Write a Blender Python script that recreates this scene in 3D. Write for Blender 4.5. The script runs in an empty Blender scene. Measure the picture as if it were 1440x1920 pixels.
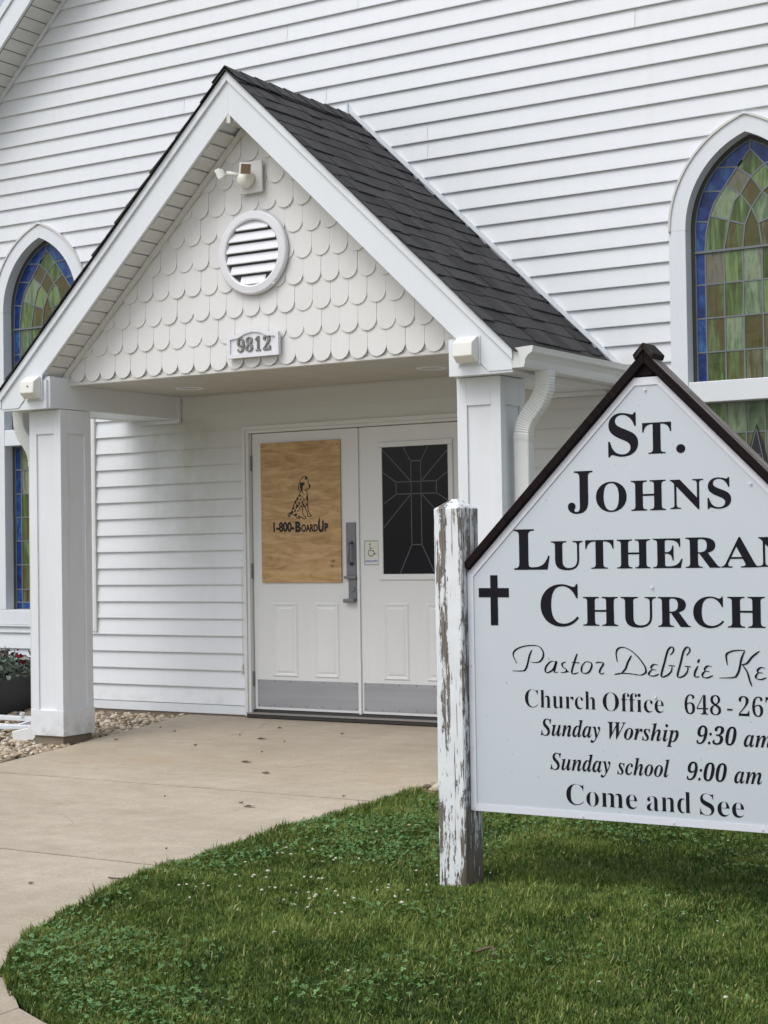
import bpy, math, random
import numpy as np
from mathutils import Matrix, Vector

# ------------------------------------------------------------------ camera, sky, sun, exposure
sc = bpy.context.scene
COL = sc.collection
cam_d = bpy.data.cameras.new('camera')
cam = bpy.data.objects.new('camera', cam_d)
COL.objects.link(cam)
_r = (0.846438, 0.532273, -0.015095)
_u = (0.025285, -0.011861, 0.99961)
_f = (-0.531886, 0.84649, 0.023498)
cam.matrix_world = Matrix(((_r[0], _u[0], -_f[0], 7.4612), (_r[1], _u[1], -_f[1], -10.0433),
                           (_r[2], _u[2], -_f[2], 1.1449), (0, 0, 0, 1)))
cam_d.sensor_fit = 'VERTICAL'
cam_d.sensor_height = 36.0
cam_d.lens = 3185.5 / 1920 * 36.0
cam_d.clip_start = 0.1
cam_d.clip_end = 2000
sc.camera = cam

SUN_EL, SUN_AZ = math.radians(56), math.radians(205)      # azimuth clockwise from +y (north)
w = bpy.data.worlds.new('World')
sc.world = w
w.use_nodes = True
nt = w.node_tree
sky = nt.nodes.new('ShaderNodeTexSky')
sky.sky_type = 'NISHITA'
sky.sun_disc = False
sky.sun_elevation = SUN_EL
sky.sun_rotation = SUN_AZ
sky.air_density = 1.0
sky.dust_density = 2.5
hsv = nt.nodes.new('ShaderNodeHueSaturation')              # the overcast sky is nearly white
hsv.inputs['Saturation'].default_value = 0.42
nt.links.new(sky.outputs[0], hsv.inputs['Color'])
# cloud layer: an overcast sky is about three times as bright overhead as at the horizon
wtc = nt.nodes.new('ShaderNodeTexCoord')
wsep = nt.nodes.new('ShaderNodeSeparateXYZ')
nt.links.new(wtc.outputs['Generated'], wsep.inputs[0])
wmap = nt.nodes.new('ShaderNodeMapRange')
wmap.inputs['From Min'].default_value = 0.0
wmap.inputs['From Max'].default_value = 1.0
wmap.inputs['To Min'].default_value = 0.56
wmap.inputs['To Max'].default_value = 1.70
nt.links.new(wsep.outputs[2], wmap.inputs['Value'])
wmul = nt.nodes.new('ShaderNodeVectorMath')
wmul.operation = 'SCALE'
nt.links.new(hsv.outputs[0], wmul.inputs[0])
nt.links.new(wmap.outputs[0], wmul.inputs['Scale'])
nt.links.new(wmul.outputs[0], nt.nodes['Background'].inputs['Color'])
nt.nodes['Background'].inputs['Strength'].default_value = 0.15

sd = bpy.data.lights.new('sun', 'SUN')
sun = bpy.data.objects.new('sun', sd)
COL.objects.link(sun)
sd.energy = 0.85
sd.angle = math.radians(38)
sd.color = (1.0, 0.975, 0.94)
sdir = Vector((math.sin(SUN_AZ) * math.cos(SUN_EL), math.cos(SUN_AZ) * math.cos(SUN_EL), math.sin(SUN_EL)))
sun.rotation_euler = sdir.to_track_quat('Z', 'Y').to_euler()
sc.view_settings.view_transform = 'Standard'
sc.view_settings.look = 'None'
sc.view_settings.gamma = 1
sc.view_settings.use_curve_mapping = False
sc.view_settings.exposure = 0.24

random.seed(7)
RNG = np.random.default_rng(11)

# ------------------------------------------------------------------ materials
def new_mat(name, color=(.8, .8, .8), rough=.5, metal=0., spec=None, coat=0.):
    m = bpy.data.materials.new(name)
    m.use_nodes = True
    b = m.node_tree.nodes['Principled BSDF']
    b.inputs['Base Color'].default_value = (*color, 1)
    b.inputs['Roughness'].default_value = rough
    b.inputs['Metallic'].default_value = metal
    if spec is not None: b.inputs['Specular IOR Level'].default_value = spec
    if coat: b.inputs['Coat Weight'].default_value = coat
    return m, m.node_tree, b

class N:
    """small node builder working on world positions"""
    def __init__(s, nt, b):
        s.nt, s.b = nt, b
        g = nt.nodes.new('ShaderNodeNewGeometry')
        s.pos = g.outputs['Position']
        s.geo = g
    def mapping(s, scale=(1, 1, 1), loc=(0, 0, 0), vec=None):
        m = s.nt.nodes.new('ShaderNodeMapping')
        m.inputs['Scale'].default_value = scale
        m.inputs['Location'].default_value = loc
        s.nt.links.new(vec or s.pos, m.inputs['Vector'])
        return m.outputs[0]
    def noise(s, scale, detail=4, vec=None, rough=.55, dist=0.):
        n = s.nt.nodes.new('ShaderNodeTexNoise')
        n.inputs['Scale'].default_value = scale
        n.inputs['Detail'].default_value = detail
        n.inputs['Roughness'].default_value = rough
        n.inputs['Distortion'].default_value = dist
        s.nt.links.new(vec or s.pos, n.inputs['Vector'])
        return n.outputs['Fac']
    def ramp(s, fac, stops, interp='LINEAR'):
        r = s.nt.nodes.new('ShaderNodeValToRGB')
        r.color_ramp.interpolation = interp
        e = r.color_ramp.elements
        while len(e) < len(stops): e.new(.5)
        for i, (p, c) in enumerate(stops):
            e[i].position = p
            e[i].color = (c, c, c, 1) if isinstance(c, (int, float)) else (*c, 1)
        s.nt.links.new(fac, r.inputs[0])
        return r.outputs[0]
    def mix(s, fac, a, b, mode='MIX'):
        m = s.nt.nodes.new('ShaderNodeMix')
        m.data_type = 'RGBA'
        m.blend_type = mode
        for inp, v in ((m.inputs[0], fac), (m.inputs[6], a), (m.inputs[7], b)):
            if hasattr(v, 'is_linked'): s.nt.links.new(v, inp)
            elif isinstance(v, (int, float)): inp.default_value = v
            else: inp.default_value = (*v, 1)
        return m.outputs[2]
    def math(s, op, a, b=0., c=0.):
        m = s.nt.nodes.new('ShaderNodeMath')
        m.operation = op
        for i, v in enumerate((a, b, c)):
            if hasattr(v, 'is_linked'): s.nt.links.new(v, m.inputs[i])
            else: m.inputs[i].default_value = v
        return m.outputs[0]
    def sep(s, vec=None):
        x = s.nt.nodes.new('ShaderNodeSeparateXYZ')
        s.nt.links.new(vec or s.pos, x.inputs[0])
        return x.outputs
    def band(s, v, a, b):
        m = s.nt.nodes.new('ShaderNodeMapRange')
        m.interpolation_type = 'SMOOTHSTEP'
        m.inputs['From Min'].default_value = a
        m.inputs['From Max'].default_value = b
        s.nt.links.new(v, m.inputs['Value'])
        return m.outputs[0]
    def color(s, out): s.nt.links.new(out, s.b.inputs['Base Color'])
    def rough(s, out): s.nt.links.new(out, s.b.inputs['Roughness'])
    def bump(s, h, strength=.3, dist=.01):
        b = s.nt.nodes.new('ShaderNodeBump')
        b.inputs['Strength'].default_value = strength
        b.inputs['Distance'].default_value = dist
        s.nt.links.new(h, b.inputs['Height'])
        s.nt.links.new(b.outputs[0], s.b.inputs['Normal'])
        return b
    def objrand(s):
        o = s.nt.nodes.new('ShaderNodeObjectInfo')
        return o.outputs['Random']

def painted(name, col, rough=.45, dirt=.10, bump=.12, dirtcol=(.42, .41, .36), vary=0.03, splash=False):
    m, nt, b = new_mat(name, col, rough)
    n = N(nt, b)
    big = n.noise(1.3, 4)
    fine = n.noise(38, 5)
    streak = n.noise(1, 5, vec=n.mapping((24, 24, 2.2)))
    f = n.math('MULTIPLY', n.ramp(n.math('ADD', n.math('MULTIPLY', big, .6), n.math('MULTIPLY', streak, .4)), [(.45, 0.), (.72, 1.)]), dirt)
    c = n.mix(f, col, dirtcol)
    speck = n.ramp(n.noise(75, 2), [(.70, 0.), (.76, 1.)])
    c = n.mix(n.math('MULTIPLY', speck, .10), c, (.32, .30, .25))
    if splash:
        z = n.sep()[2]
        sp_ = n.math('MULTIPLY', n.math('SUBTRACT', 1., n.band(z, -.09, .12)), n.ramp(n.noise(11, 6, rough=.7), [(.42, 0.), (.68, 1.)]))
        c = n.mix(n.math('MULTIPLY', sp_, .55), c, (.36, .31, .24))
        scf = n.ramp(n.noise(1, 5, vec=n.mapping((14, 14, 40)), rough=.7), [(.69, 0.), (.72, 1.)])
        c = n.mix(n.math('MULTIPLY', scf, .25), c, (.40, .39, .37))
    c = n.mix(1.0, c, n.ramp(n.objrand(), [(0, 1 - vary), (1, 1.0)]), 'MULTIPLY')
    n.color(c)
    n.bump(n.math('ADD', n.noise(5, 2), n.math('MULTIPLY', fine, .12)), bump, .012)
    return m

M = {}
# vinyl siding: off-white, with mildew beside the doors and porch shade painted into the colour
def siding_mat():
    col = (.755, .785, .815)
    m, nt, b = new_mat('vinyl_siding', col, .42)
    n = N(nt, b)
    x, y, z = n.sep()
    big = n.noise(1.1, 4)
    streak = n.noise(1, 5, vec=n.mapping((16, 16, 1.4)))
    base = n.mix(n.math('MULTIPLY', n.ramp(streak, [(.5, 0.), (.8, 1.)]), .10), col, (.50, .50, .44))
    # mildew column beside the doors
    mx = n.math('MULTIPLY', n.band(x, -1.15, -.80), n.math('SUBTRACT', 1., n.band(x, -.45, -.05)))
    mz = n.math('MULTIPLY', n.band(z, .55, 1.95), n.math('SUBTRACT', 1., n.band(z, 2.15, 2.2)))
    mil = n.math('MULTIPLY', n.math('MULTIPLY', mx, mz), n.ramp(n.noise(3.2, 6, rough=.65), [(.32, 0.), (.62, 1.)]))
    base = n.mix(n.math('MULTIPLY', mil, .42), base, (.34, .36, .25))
    # porch wall: shade under the ceiling, painted in as a grey-brown tint
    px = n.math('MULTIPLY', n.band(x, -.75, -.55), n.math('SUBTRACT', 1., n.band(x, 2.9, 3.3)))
    porch_dark = n.math('MULTIPLY', n.math('MULTIPLY', px, n.math('MULTIPLY', n.band(z, .9, 2.0), n.math('SUBTRACT', 1., n.band(z, 2.345, 2.40)))), .34)
    base = n.mix(porch_dark, base, (.50, .475, .385))
    # splash dirt near the ground
    base = n.mix(n.math('MULTIPLY', n.math('SUBTRACT', 1., n.band(z, -.02, .22)), n.ramp(n.noise(9, 5), [(.45, 0.), (.75, .3)])), base, (.35, .31, .25))
    base = n.mix(1.0, base, n.ramp(n.objrand(), [(0, .955), (1, 1.0)]), 'MULTIPLY')
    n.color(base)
    h = n.math('ADD', n.noise(1, 3, vec=n.mapping((1.2, 1.2, 5))), n.math('MULTIPLY', n.noise(1, 4, vec=n.mapping((6, 30, 160))), .05))
    n.bump(h, .22, .012)
    return m
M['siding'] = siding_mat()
M['trim'] = painted('white_trim', (.735, .775, .81), .38, .08, .06)
M['pillar'] = painted('white_pillar_paint', (.75, .78, .81), .5, .16, .12, splash=True)
M['soffit'] = painted('soffit_vinyl', (.66, .66, .635), .5, .22, .08, (.45, .42, .34))
M['ceiling'] = painted('porch_ceiling', (.53, .51, .455), .5, .30, .05, (.42, .39, .31))  # base tone lowered and warmed to deepen the porch shade
M['scallop'] = painted('scalloped_shingle_paint', (.72, .72, .71), .5, .14, .12, (.5, .49, .42), .035)
M['door'] = painted('door_paint', (.72, .73, .73), .36, .10, .05)
M['doorframe'] = painted('door_casing', (.70, .705, .70), .4, .2, .05)
M['vent'] = painted('vent_plastic', (.74, .75, .79), .35, .03, .03)
M['gutter'] = painted('gutter_enamel', (.70, .72, .70), .3, .18, .05)
M['plaque'] = painted('plaque_plastic', (.75, .76, .80), .35, .04, .03)
M['flood'], _, _ = new_mat('cream_plastic', (.78, .775, .73), .35)
M['lens'], _, _ = new_mat('amber_lens', (.30, .21, .13), .3)
M['darkvoid'], _, _ = new_mat('dark_void', (.07, .07, .075), .8)
M['blackpaint'], _, _ = new_mat('black_vinyl', (.010, .010, .014), .6, spec=.12)
M['digit'], _nt, _b = new_mat('weathered_metal_digit', (.20, .20, .20), .5, .3)
_n = N(_nt, _b); _n.color(_n.ramp(_n.noise(60, 4), [(.35, (.10, .10, .10)), (.65, (.30, .30, .29))]))
M['steel'], _nt, _b = new_mat('grey_steel', (.21, .215, .23), .42, .75)
_n = N(_nt, _b); _n.rough(_n.ramp(_n.noise(30, 4), [(.3, .3), (.7, .55)]))
M['kick'], _nt, _b = new_mat('aluminium_kick_plate', (.36, .365, .39), .42, .35)
_n = N(_nt, _b); _n.color(_n.mix(_n.ramp(_n.noise(1, 5, vec=_n.mapping((1.2, 1, 14))), [(.3, 0.), (.75, .8)]), (.40, .405, .43), (.29, .295, .32)))
M['screw'], _, _ = new_mat('screw_metal', (.12, .12, .12), .4, .6)
M['bronze'], _, _ = new_mat('dark_threshold', (.045, .042, .04), .5, .2)
M['alu'], _, _ = new_mat('threshold_aluminium', (.35, .34, .33), .4, .6)
M['doorglass'], _nt, _b = new_mat('dark_door_glass', (.014, .014, .018), .09, spec=.22)
M['came'], _, _ = new_mat('zinc_came', (.10, .10, .115), .45, .3)
M['lead'], _, _ = new_mat('lead_came', (.15, .17, .18), .55)
M['leaddark'], _, _ = new_mat('dark_window_putty', (.045, .05, .05), .6)

# plywood
m, nt, b = new_mat('plywood', (.5, .32, .15), .6)
n = N(nt, b)
v = n.mapping((1.0, 1, 3.4))
d = n.noise(2.6, 6, vec=v, rough=.62, dist=2.6)
wav = nt.nodes.new('ShaderNodeTexWave'); wav.wave_type = 'RINGS'; wav.rings_direction = 'Y'
wav.inputs['Scale'].default_value = 1.0; wav.inputs['Distortion'].default_value = 14.0
wav.inputs['Detail'].default_value = 4; wav.inputs['Detail Scale'].default_value = 1.2
nt.links.new(n.mapping((1.0, 1, 4.0), (-.3, 0, -6.2)), wav.inputs['Vector'])
c = n.mix(n.ramp(d, [(.32, 0.), (.68, 1.)]), (.37, .225, .090), (.62, .425, .205))
c = n.mix(n.math('MULTIPLY', n.ramp(wav.outputs['Fac'], [(.55, 0.), (.95, 1.)]), .40), c, (.66, .45, .24))
c = n.mix(n.math('MULTIPLY', n.ramp(n.noise(3.1, 3), [(.5, 0.), (.75, 1.)]), .5), c, (.36, .20, .085))
kn = n.ramp(n.noise(1, 3, vec=n.mapping((4.5, 1, 26))), [(.70, 0.), (.76, 1.)])
c = n.mix(n.math('MULTIPLY', kn, .75), c, (.12, .055, .025))
c = n.mix(n.math('MULTIPLY', n.noise(1, 4, vec=n.mapping((9, 1, 120))), .35), c, (.34, .19, .08))
crisp = n.ramp(n.noise(1, 6, vec=n.mapping((3.2, 1, 46), (1.7, 0, 3)), rough=.75, dist=.6), [(.56, 0.), (.62, 1.)])
c = n.mix(n.math('MULTIPLY', crisp, .38), c, (.27, .145, .055))
pale = n.ramp(n.noise(1, 6, vec=n.mapping((3.6, 1, 30), (5.7, 0, 1)), rough=.7, dist=.8), [(.58, 0.), (.66, 1.)])
c = n.mix(n.math('MULTIPLY', pale, .5), c, (.74, .55, .32))
vk = nt.nodes.new('ShaderNodeTexVoronoi'); vk.inputs['Scale'].default_value = 1.0
nt.links.new(n.mapping((4.2, 1, 7.5), (.3, 0, .2)), vk.inputs['Vector'])
kk = n.ramp(vk.outputs['Distance'], [(.05, .9), (.085, .25), (.16, 0.)])
c = n.mix(kk, c, (.17, .085, .035))
n.color(c); n.bump(n.math('ADD', d, crisp), .25, .003)
M['plywood'] = m
M['stencil'], _, _ = new_mat('stencil_ink', (.018, .014, .016), .7)
M['dogfill'], _, _ = new_mat('stencil_grey_wash', (.36, .27, .19), .75)

# asphalt shingles
m, nt, b = new_mat('asphalt_shingle', (.05, .05, .052), .9)
n = N(nt, b)
g = n.noise(330, 2)
c = n.mix(n.ramp(g, [(.38, 0.), (.62, 1.)]), (.012, .012, .014), (.075, .074, .078))
c = n.mix(1.0, c, n.ramp(n.objrand(), [(0, .38), (1, 1.0)]), 'MULTIPLY')
c = n.mix(n.math('MULTIPLY', n.ramp(n.noise(4, 4), [(.45, 0.), (.7, 1.)]), .3), c, (.085, .083, .085))
n.color(c); n.bump(g, .6, .004)
M['shingle'] = m

# concrete
m, nt, b = new_mat('concrete', (.4, .34, .28), .85)
n = N(nt, b)
x, y, z = n.sep()
c = n.mix(n.ramp(n.noise(.9, 6, rough=.65), [(.34, 0.), (.66, 1.)]), (.40, .345, .26), (.55, .48, .38))
blot = n.ramp(n.noise(2.7, 7, rough=.7, dist=.5), [(.50, 0.), (.70, 1.)])
c = n.mix(n.math('MULTIPLY', blot, .35), c, (.30, .25, .185))
c = n.mix(n.math('MULTIPLY', n.ramp(n.noise(7, 6, rough=.7), [(.35, 0.), (.75, 1.)]), .45), c, (.25, .20, .14))
# porch slab: darker towards the doors, with a tan tide line
porch_dark = n.math('MULTIPLY', n.band(y, -2.1, -.5), n.ramp(n.noise(2.1, 5), [(.25, .45), (.7, 1.)]))
c = n.mix(n.math('MULTIPLY', porch_dark, .6), c, (.22, .19, .145))
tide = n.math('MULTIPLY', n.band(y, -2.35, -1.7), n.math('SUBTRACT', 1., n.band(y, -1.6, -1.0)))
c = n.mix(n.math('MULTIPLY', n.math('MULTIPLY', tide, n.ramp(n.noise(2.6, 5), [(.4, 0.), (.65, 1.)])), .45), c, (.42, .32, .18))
pit = n.ramp(n.noise(48, 4, rough=.7), [(.68, 0.), (.74, 1.)])
c = n.mix(n.math('MULTIPLY', pit, .45), c, (.20, .16, .12))
c = n.mix(n.math('MULTIPLY', n.ramp(n.noise(110, 3), [(.4, 0.), (.6, 1.)]), .35), c, (.24, .19, .14))
drag = n.ramp(n.noise(1, 5, vec=n.mapping((2.5, 14, 1)), rough=.65), [(.45, 0.), (.75, 1.)])
c = n.mix(n.math('MULTIPLY', drag, .22), c, (.52, .47, .40))
vor = nt.nodes.new('ShaderNodeTexVoronoi'); vor.feature = 'DISTANCE_TO_EDGE'; vor.inputs['Scale'].default_value = .42
dis = nt.nodes.new('ShaderNodeVectorMath'); dis.operation = 'MULTIPLY_ADD'
nn_ = nt.nodes.new('ShaderNodeTexNoise'); nn_.inputs['Scale'].default_value = 2.2; nn_.inputs['Detail'].default_value = 6
nt.links.new(n.pos, nn_.inputs['Vector']); nt.links.new(nn_.outputs['Color'], dis.inputs[0])
dis.inputs[1].default_value = (.55, .55, .55); nt.links.new(n.pos, dis.inputs[2]); nt.links.new(dis.outputs[0], vor.inputs['Vector'])
crk = n.math('MULTIPLY', n.ramp(vor.outputs['Distance'], [(.0, 1.), (.0035, 0.)]), n.ramp(n.noise(.8, 2), [(.52, 0.), (.60, .8)]))
c = n.mix(n.math('MULTIPLY', crk, .6), c, (.14, .11, .08))
agg = n.ramp(n.noise(85, 2), [(.64, 0.), (.68, 1.)])
c = n.mix(n.math('MULTIPLY', agg, .30), c, (.62, .56, .47))
n.color(c)
n.bump(n.math('ADD', n.math('ADD', n.noise(60, 6, rough=.7), n.math('MULTIPLY', n.noise(6, 3), .8)), n.math('MULTIPLY', n.noise(1, 3, vec=n.mapping((3, 130, 1))), .4)), .5, .006)
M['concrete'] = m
m, nt, b = new_mat('footing_concrete', (.2, .16, .12), .9)
n = N(nt, b); n.color(n.mix(n.noise(12, 5), (.15, .12, .085), (.30, .25, .19))); n.bump(n.noise(40, 5), .5, .01)
M['footing'] = m
m, nt, b = new_mat('soil', (.05, .04, .025), .95)
n = N(nt, b); n.color(n.mix(n.ramp(n.noise(18, 6), [(.3, 0.), (.7, 1.)]), (.030, .036, .012), (.080, .070, .034)))
M['soil'] = m
m, nt, b = new_mat('far_ground', (.07, .09, .04), .95)
n = N(nt, b); n.color(n.mix(n.ramp(n.noise(.4, 6), [(.3, 0.), (.7, 1.)]), (.05, .075, .028), (.10, .10, .055)))
M['far'] = m

def attr_color(nt, name):
    a = nt.nodes.new('ShaderNodeAttribute'); a.attribute_name = name
    return a
# grass: colour differs from blade to blade and from patch to patch
m, nt, b = new_mat('grass_blade', (.07, .12, .03), .6, spec=.25)
n = N(nt, b)
a = attr_color(nt, 'tint')
c = n.ramp(a.outputs['Fac'], [(0., (.030, .062, .012)), (.35, (.085, .148, .026)), (.68, (.195, .265, .050)), (.86, (.32, .35, .10)), (1., (.50, .43, .22))])
n.color(c)
b.inputs['Subsurface Weight'].default_value = 0.0
tr = nt.nodes.new('ShaderNodeBsdfTranslucent')
nt.links.new(c, tr.inputs['Color'])
mx = nt.nodes.new('ShaderNodeMixShader'); mx.inputs[0].default_value = .25
nt.links.new(b.outputs[0], mx.inputs[1]); nt.links.new(tr.outputs[0], mx.inputs[2])
nt.links.new(mx.outputs[0], nt.nodes['Material Output'].inputs['Surface'])
M['grass'] = m
m, nt, b = new_mat('clover_leaf', (.05, .13, .04), .55, spec=.3)
n = N(nt, b); a = attr_color(nt, 'tint')
n.color(n.ramp(a.outputs['Fac'], [(0., (.045, .11, .03)), (.6, (.09, .19, .055)), (1., (.16, .29, .10))]))
M['clover'] = m
M['blossom'], _, _ = new_mat('clover_blossom', (.50, .48, .37), .7)
# river pebbles
m, nt, b = new_mat('river_pebble', (.4, .34, .26), .75)
n = N(nt, b); a = attr_color(nt, 'tint')
c = n.ramp(a.outputs['Fac'], [(0., (.11, .085, .065)), (.25, (.26, .20, .14)), (.5, (.42, .33, .22)), (.75, (.50, .43, .33)), (1., (.66, .62, .55))])
c = n.mix(n.math('MULTIPLY', n.ramp(n.noise(60, 4), [(.4, 0.), (.7, 1.)]), .35), c, (.16, .12, .085))
n.color(c)
M['pebble'] = m

# peeling paint on the sign posts
m, nt, b = new_mat('peeling_white_paint', (.7, .72, .75), .6)
n = N(nt, b)
tc = nt.nodes.new('ShaderNodeTexCoord')
x, y, z = n.sep()
lon = n.noise(1, 6, vec=n.mapping((22, 22, 3.2), (1.35, .4, 2.2)), rough=.62)
fin = n.noise(1, 5, vec=n.mapping((150, 150, 7)), rough=.6)
# bare strip wandering down the middle of the front, worse to the right side and at the foot
wob = n.math('MULTIPLY_ADD', n.noise(2.2, 2, vec=n.mapping((0.01, 0.01, 1))), .09, -.045)
px_ = n.math('ADD', x, wob)
strip = n.math('MULTIPLY', n.band(px_, 3.925, 3.955), n.math('SUBTRACT', 1., n.band(px_, 3.965, 3.99)))
strip = n.math('MULTIPLY', strip, n.band(z, .22, .5))
right = n.band(x, 4.015, 4.047)
foot = n.math('SUBTRACT', 1., n.band(z, -.22, .38))
mid = n.noise(1, 6, vec=n.mapping((55, 55, 17)), rough=.75, dist=.3)
k = n.math('ADD', n.math('ADD', n.math('MULTIPLY', lon, .34), n.math('MULTIPLY', fin, .30)), n.math('MULTIPLY', mid, .36))
k = n.math('ADD', k, n.math('MULTIPLY', strip, .105))
k = n.math('ADD', k, n.math('MULTIPLY', right, .060))
k = n.math('ADD', k, n.math('MULTIPLY', foot, .075))
chk = n.noise(1, 3, vec=n.mapping((95, 95, 1.6), (3.1, 1, 0)), rough=.5)
chk = n.ramp(chk, [(.625, 0.), (.64, 1.)])
bare = n.math('MAXIMUM', n.ramp(k, [(.568, 0.), (.577, 1.)]), n.math('MULTIPLY', chk, .9))
grain = n.noise(1, 5, vec=n.mapping((260, 260, 9)), rough=.65)
wood = n.mix(n.ramp(grain, [(.33, 0.), (.66, 1.)]), (.050, .042, .035), (.27, .235, .20))
wood = n.mix(n.math('MULTIPLY', chk, .6), wood, (.03, .026, .024))
wood = n.mix(n.math('MULTIPLY', n.math('SUBTRACT', 1., n.band(z, -.22, -.02)), .6), wood, (.10, .065, .045))
paint = n.mix(n.math('MULTIPLY', n.ramp(n.noise(9, 5), [(.4, 0.), (.75, 1.)]), .25), (.76, .79, .815), (.52, .53, .50))
n.color(n.mix(bare, paint, wood))
n.bump(n.math('ADD', n.math('MULTIPLY', n.math('SUBTRACT', 1., bare), .8), n.math('MULTIPLY', grain, .35)), .9, .004)
M['peel'] = m
m, nt, b = new_mat('sign_panel_white', (.60, .64, .69), .22, spec=.5)
n = N(nt, b)
c = n.mix(n.math('MULTIPLY', n.ramp(n.noise(2.6, 5), [(.35, 0.), (.7, 1.)]), .25), (.545, .60, .65), (.615, .635, .67))
c = n.mix(n.math('MULTIPLY', n.ramp(n.noise(52, 2), [(.735, 0.), (.76, 1.)]), .6), c, (.20, .20, .19))
n.color(c)
M['panel'] = m
M['edging'], _, _ = new_mat('sign_edge_trim', (.70, .715, .78), .3)
# weathered roof boards of the sign: bare grey top, dark brown stain on the sheltered faces
m, nt, b = new_mat('weathered_dark_board', (.05, .04, .035), .85, spec=.1)
n = N(nt, b)
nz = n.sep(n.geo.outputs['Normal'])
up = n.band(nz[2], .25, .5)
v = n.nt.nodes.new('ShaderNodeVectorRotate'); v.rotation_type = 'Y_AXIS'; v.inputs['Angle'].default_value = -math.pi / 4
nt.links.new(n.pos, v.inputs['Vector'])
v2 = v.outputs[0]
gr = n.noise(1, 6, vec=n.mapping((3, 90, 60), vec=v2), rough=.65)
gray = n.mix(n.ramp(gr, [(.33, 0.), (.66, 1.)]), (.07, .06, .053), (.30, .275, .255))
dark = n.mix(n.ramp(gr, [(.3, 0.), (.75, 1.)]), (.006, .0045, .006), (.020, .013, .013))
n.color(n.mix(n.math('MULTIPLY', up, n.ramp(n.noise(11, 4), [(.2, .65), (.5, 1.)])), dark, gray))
n.bump(gr, .5, .006)
M['roofboard'] = m
M['capwood'], _nt, _b = new_mat('dark_stained_cap', (.02, .015, .015), .8, spec=.15)
_n = N(_nt, _b); _n.color(_n.ramp(_n.noise(45, 5), [(.3, (.010, .007, .007)), (.7, (.045, .036, .034))]))
M['planter'], _, _ = new_mat('black_planter', (.018, .018, .021), .4)
M['leafgrey'], _nt, _b = new_mat('dusty_foliage', (.09, .13, .10), .6)
_n = N(_nt, _b); _n.color(_n.mix(_n.noise(14, 3), (.045, .075, .04), (.24, .30, .26)))
M['red'], _, _ = new_mat('red_petal', (.30, .012, .025), .6)
M['burgundy'], _, _ = new_mat('burgundy_leaf', (.06, .012, .018), .6)
M['cream'], _, _ = new_mat('cream_petal', (.6, .58, .48), .6)
M['deadleaf'], _, _ = new_mat('dead_leaf', (.13, .09, .055), .8)
M['yellow'], _, _ = new_mat('sticker_cream', (.66, .67, .58), .45)
M['blue'], _, _ = new_mat('sticker_blue', (.06, .10, .33), .45)
M['inkgrey'], _, _ = new_mat('sticker_ink', (.05, .045, .07), .5)
M['stickeredge'], _, _ = new_mat('sticker_edge_grey', (.30, .32, .31), .5)
M['whitecolor'], _, _ = new_mat('sticker_white', (.72, .73, .74), .45)

def glass_mat(name, stops, seed, scale=(26, 26, 3.2)):
    m, nt, b = new_mat(name, (.1, .1, .1), .16, spec=.42)
    n = N(nt, b)
    rnd = n.objrand()
    add = nt.nodes.new('ShaderNodeVectorMath'); add.operation = 'ADD'
    nt.links.new(n.pos, add.inputs[0])
    cmb = nt.nodes.new('ShaderNodeCombineXYZ')
    for i in range(3): nt.links.new(n.math('MULTIPLY', rnd, 7.3 + i * 3.1), cmb.inputs[i])
    nt.links.new(cmb.outputs[0], add.inputs[1])
    s = n.noise(1, 5, vec=n.mapping(scale, (seed, 0, 0), vec=add.outputs[0]), rough=.55, dist=.8)
    s2 = n.noise(1, 4, vec=n.mapping(tuple(q * 2.6 for q in scale), (seed + 3, 0, 0), vec=add.outputs[0]), rough=.7)
    s = n.math('ADD', n.math('ADD', n.math('MULTIPLY', s, .58), n.math('MULTIPLY', s2, .24)), n.math('MULTIPLY', rnd, .18))
    n.color(n.mix(1.0, n.ramp(s, stops), (.86, .86, .84), 'MULTIPLY'))
    n.bump(n.math('ADD', n.noise(9, 3), n.math('MULTIPLY', rnd, 1.)), .35, .014)
    n.rough(n.ramp(n.noise(12, 3), [(.3, .10), (.7, .28)]))
    return m
M['glass_green'] = glass_mat('streaky_green_glass', [(.30, (.025, .045, .018)), (.43, (.07, .10, .022)), (.52, (.10, .17, .055)), (.60, (.21, .29, .12)), (.72, (.09, .11, .05))], 1)
M['glass_olive'] = glass_mat('streaky_olive_glass', [(.30, (.025, .035, .012)), (.43, (.085, .09, .018)), (.51, (.10, .07, .025)), (.60, (.10, .15, .045)), (.72, (.20, .21, .11))], 4)
M['glass_pale'] = glass_mat('streaky_pale_glass', [(.30, (.06, .10, .05)), (.45, (.13, .20, .11)), (.56, (.25, .33, .20)), (.70, (.16, .14, .12))], 7, (20, 20, 4))
M['glass_mauve'] = glass_mat('streaky_brown_glass', [(.30, (.04, .025, .015)), (.43, (.09, .075, .035)), (.52, (.13, .14, .07)), (.61, (.20, .18, .15)), (.72, (.07, .10, .035))], 9)
M['glass_blue'] = glass_mat('streaky_blue_glass', [(.34, (.006, .018, .10)), (.50, (.012, .050, .24)), (.60, (.04, .13, .36)), (.72, (.16, .26, .50))], 12, (14, 14, 9))
M['glass_black'] = glass_mat('dark_motif_glass', [(.3, (.010, .011, .016)), (.7, (.03, .028, .035))], 3)

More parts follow.
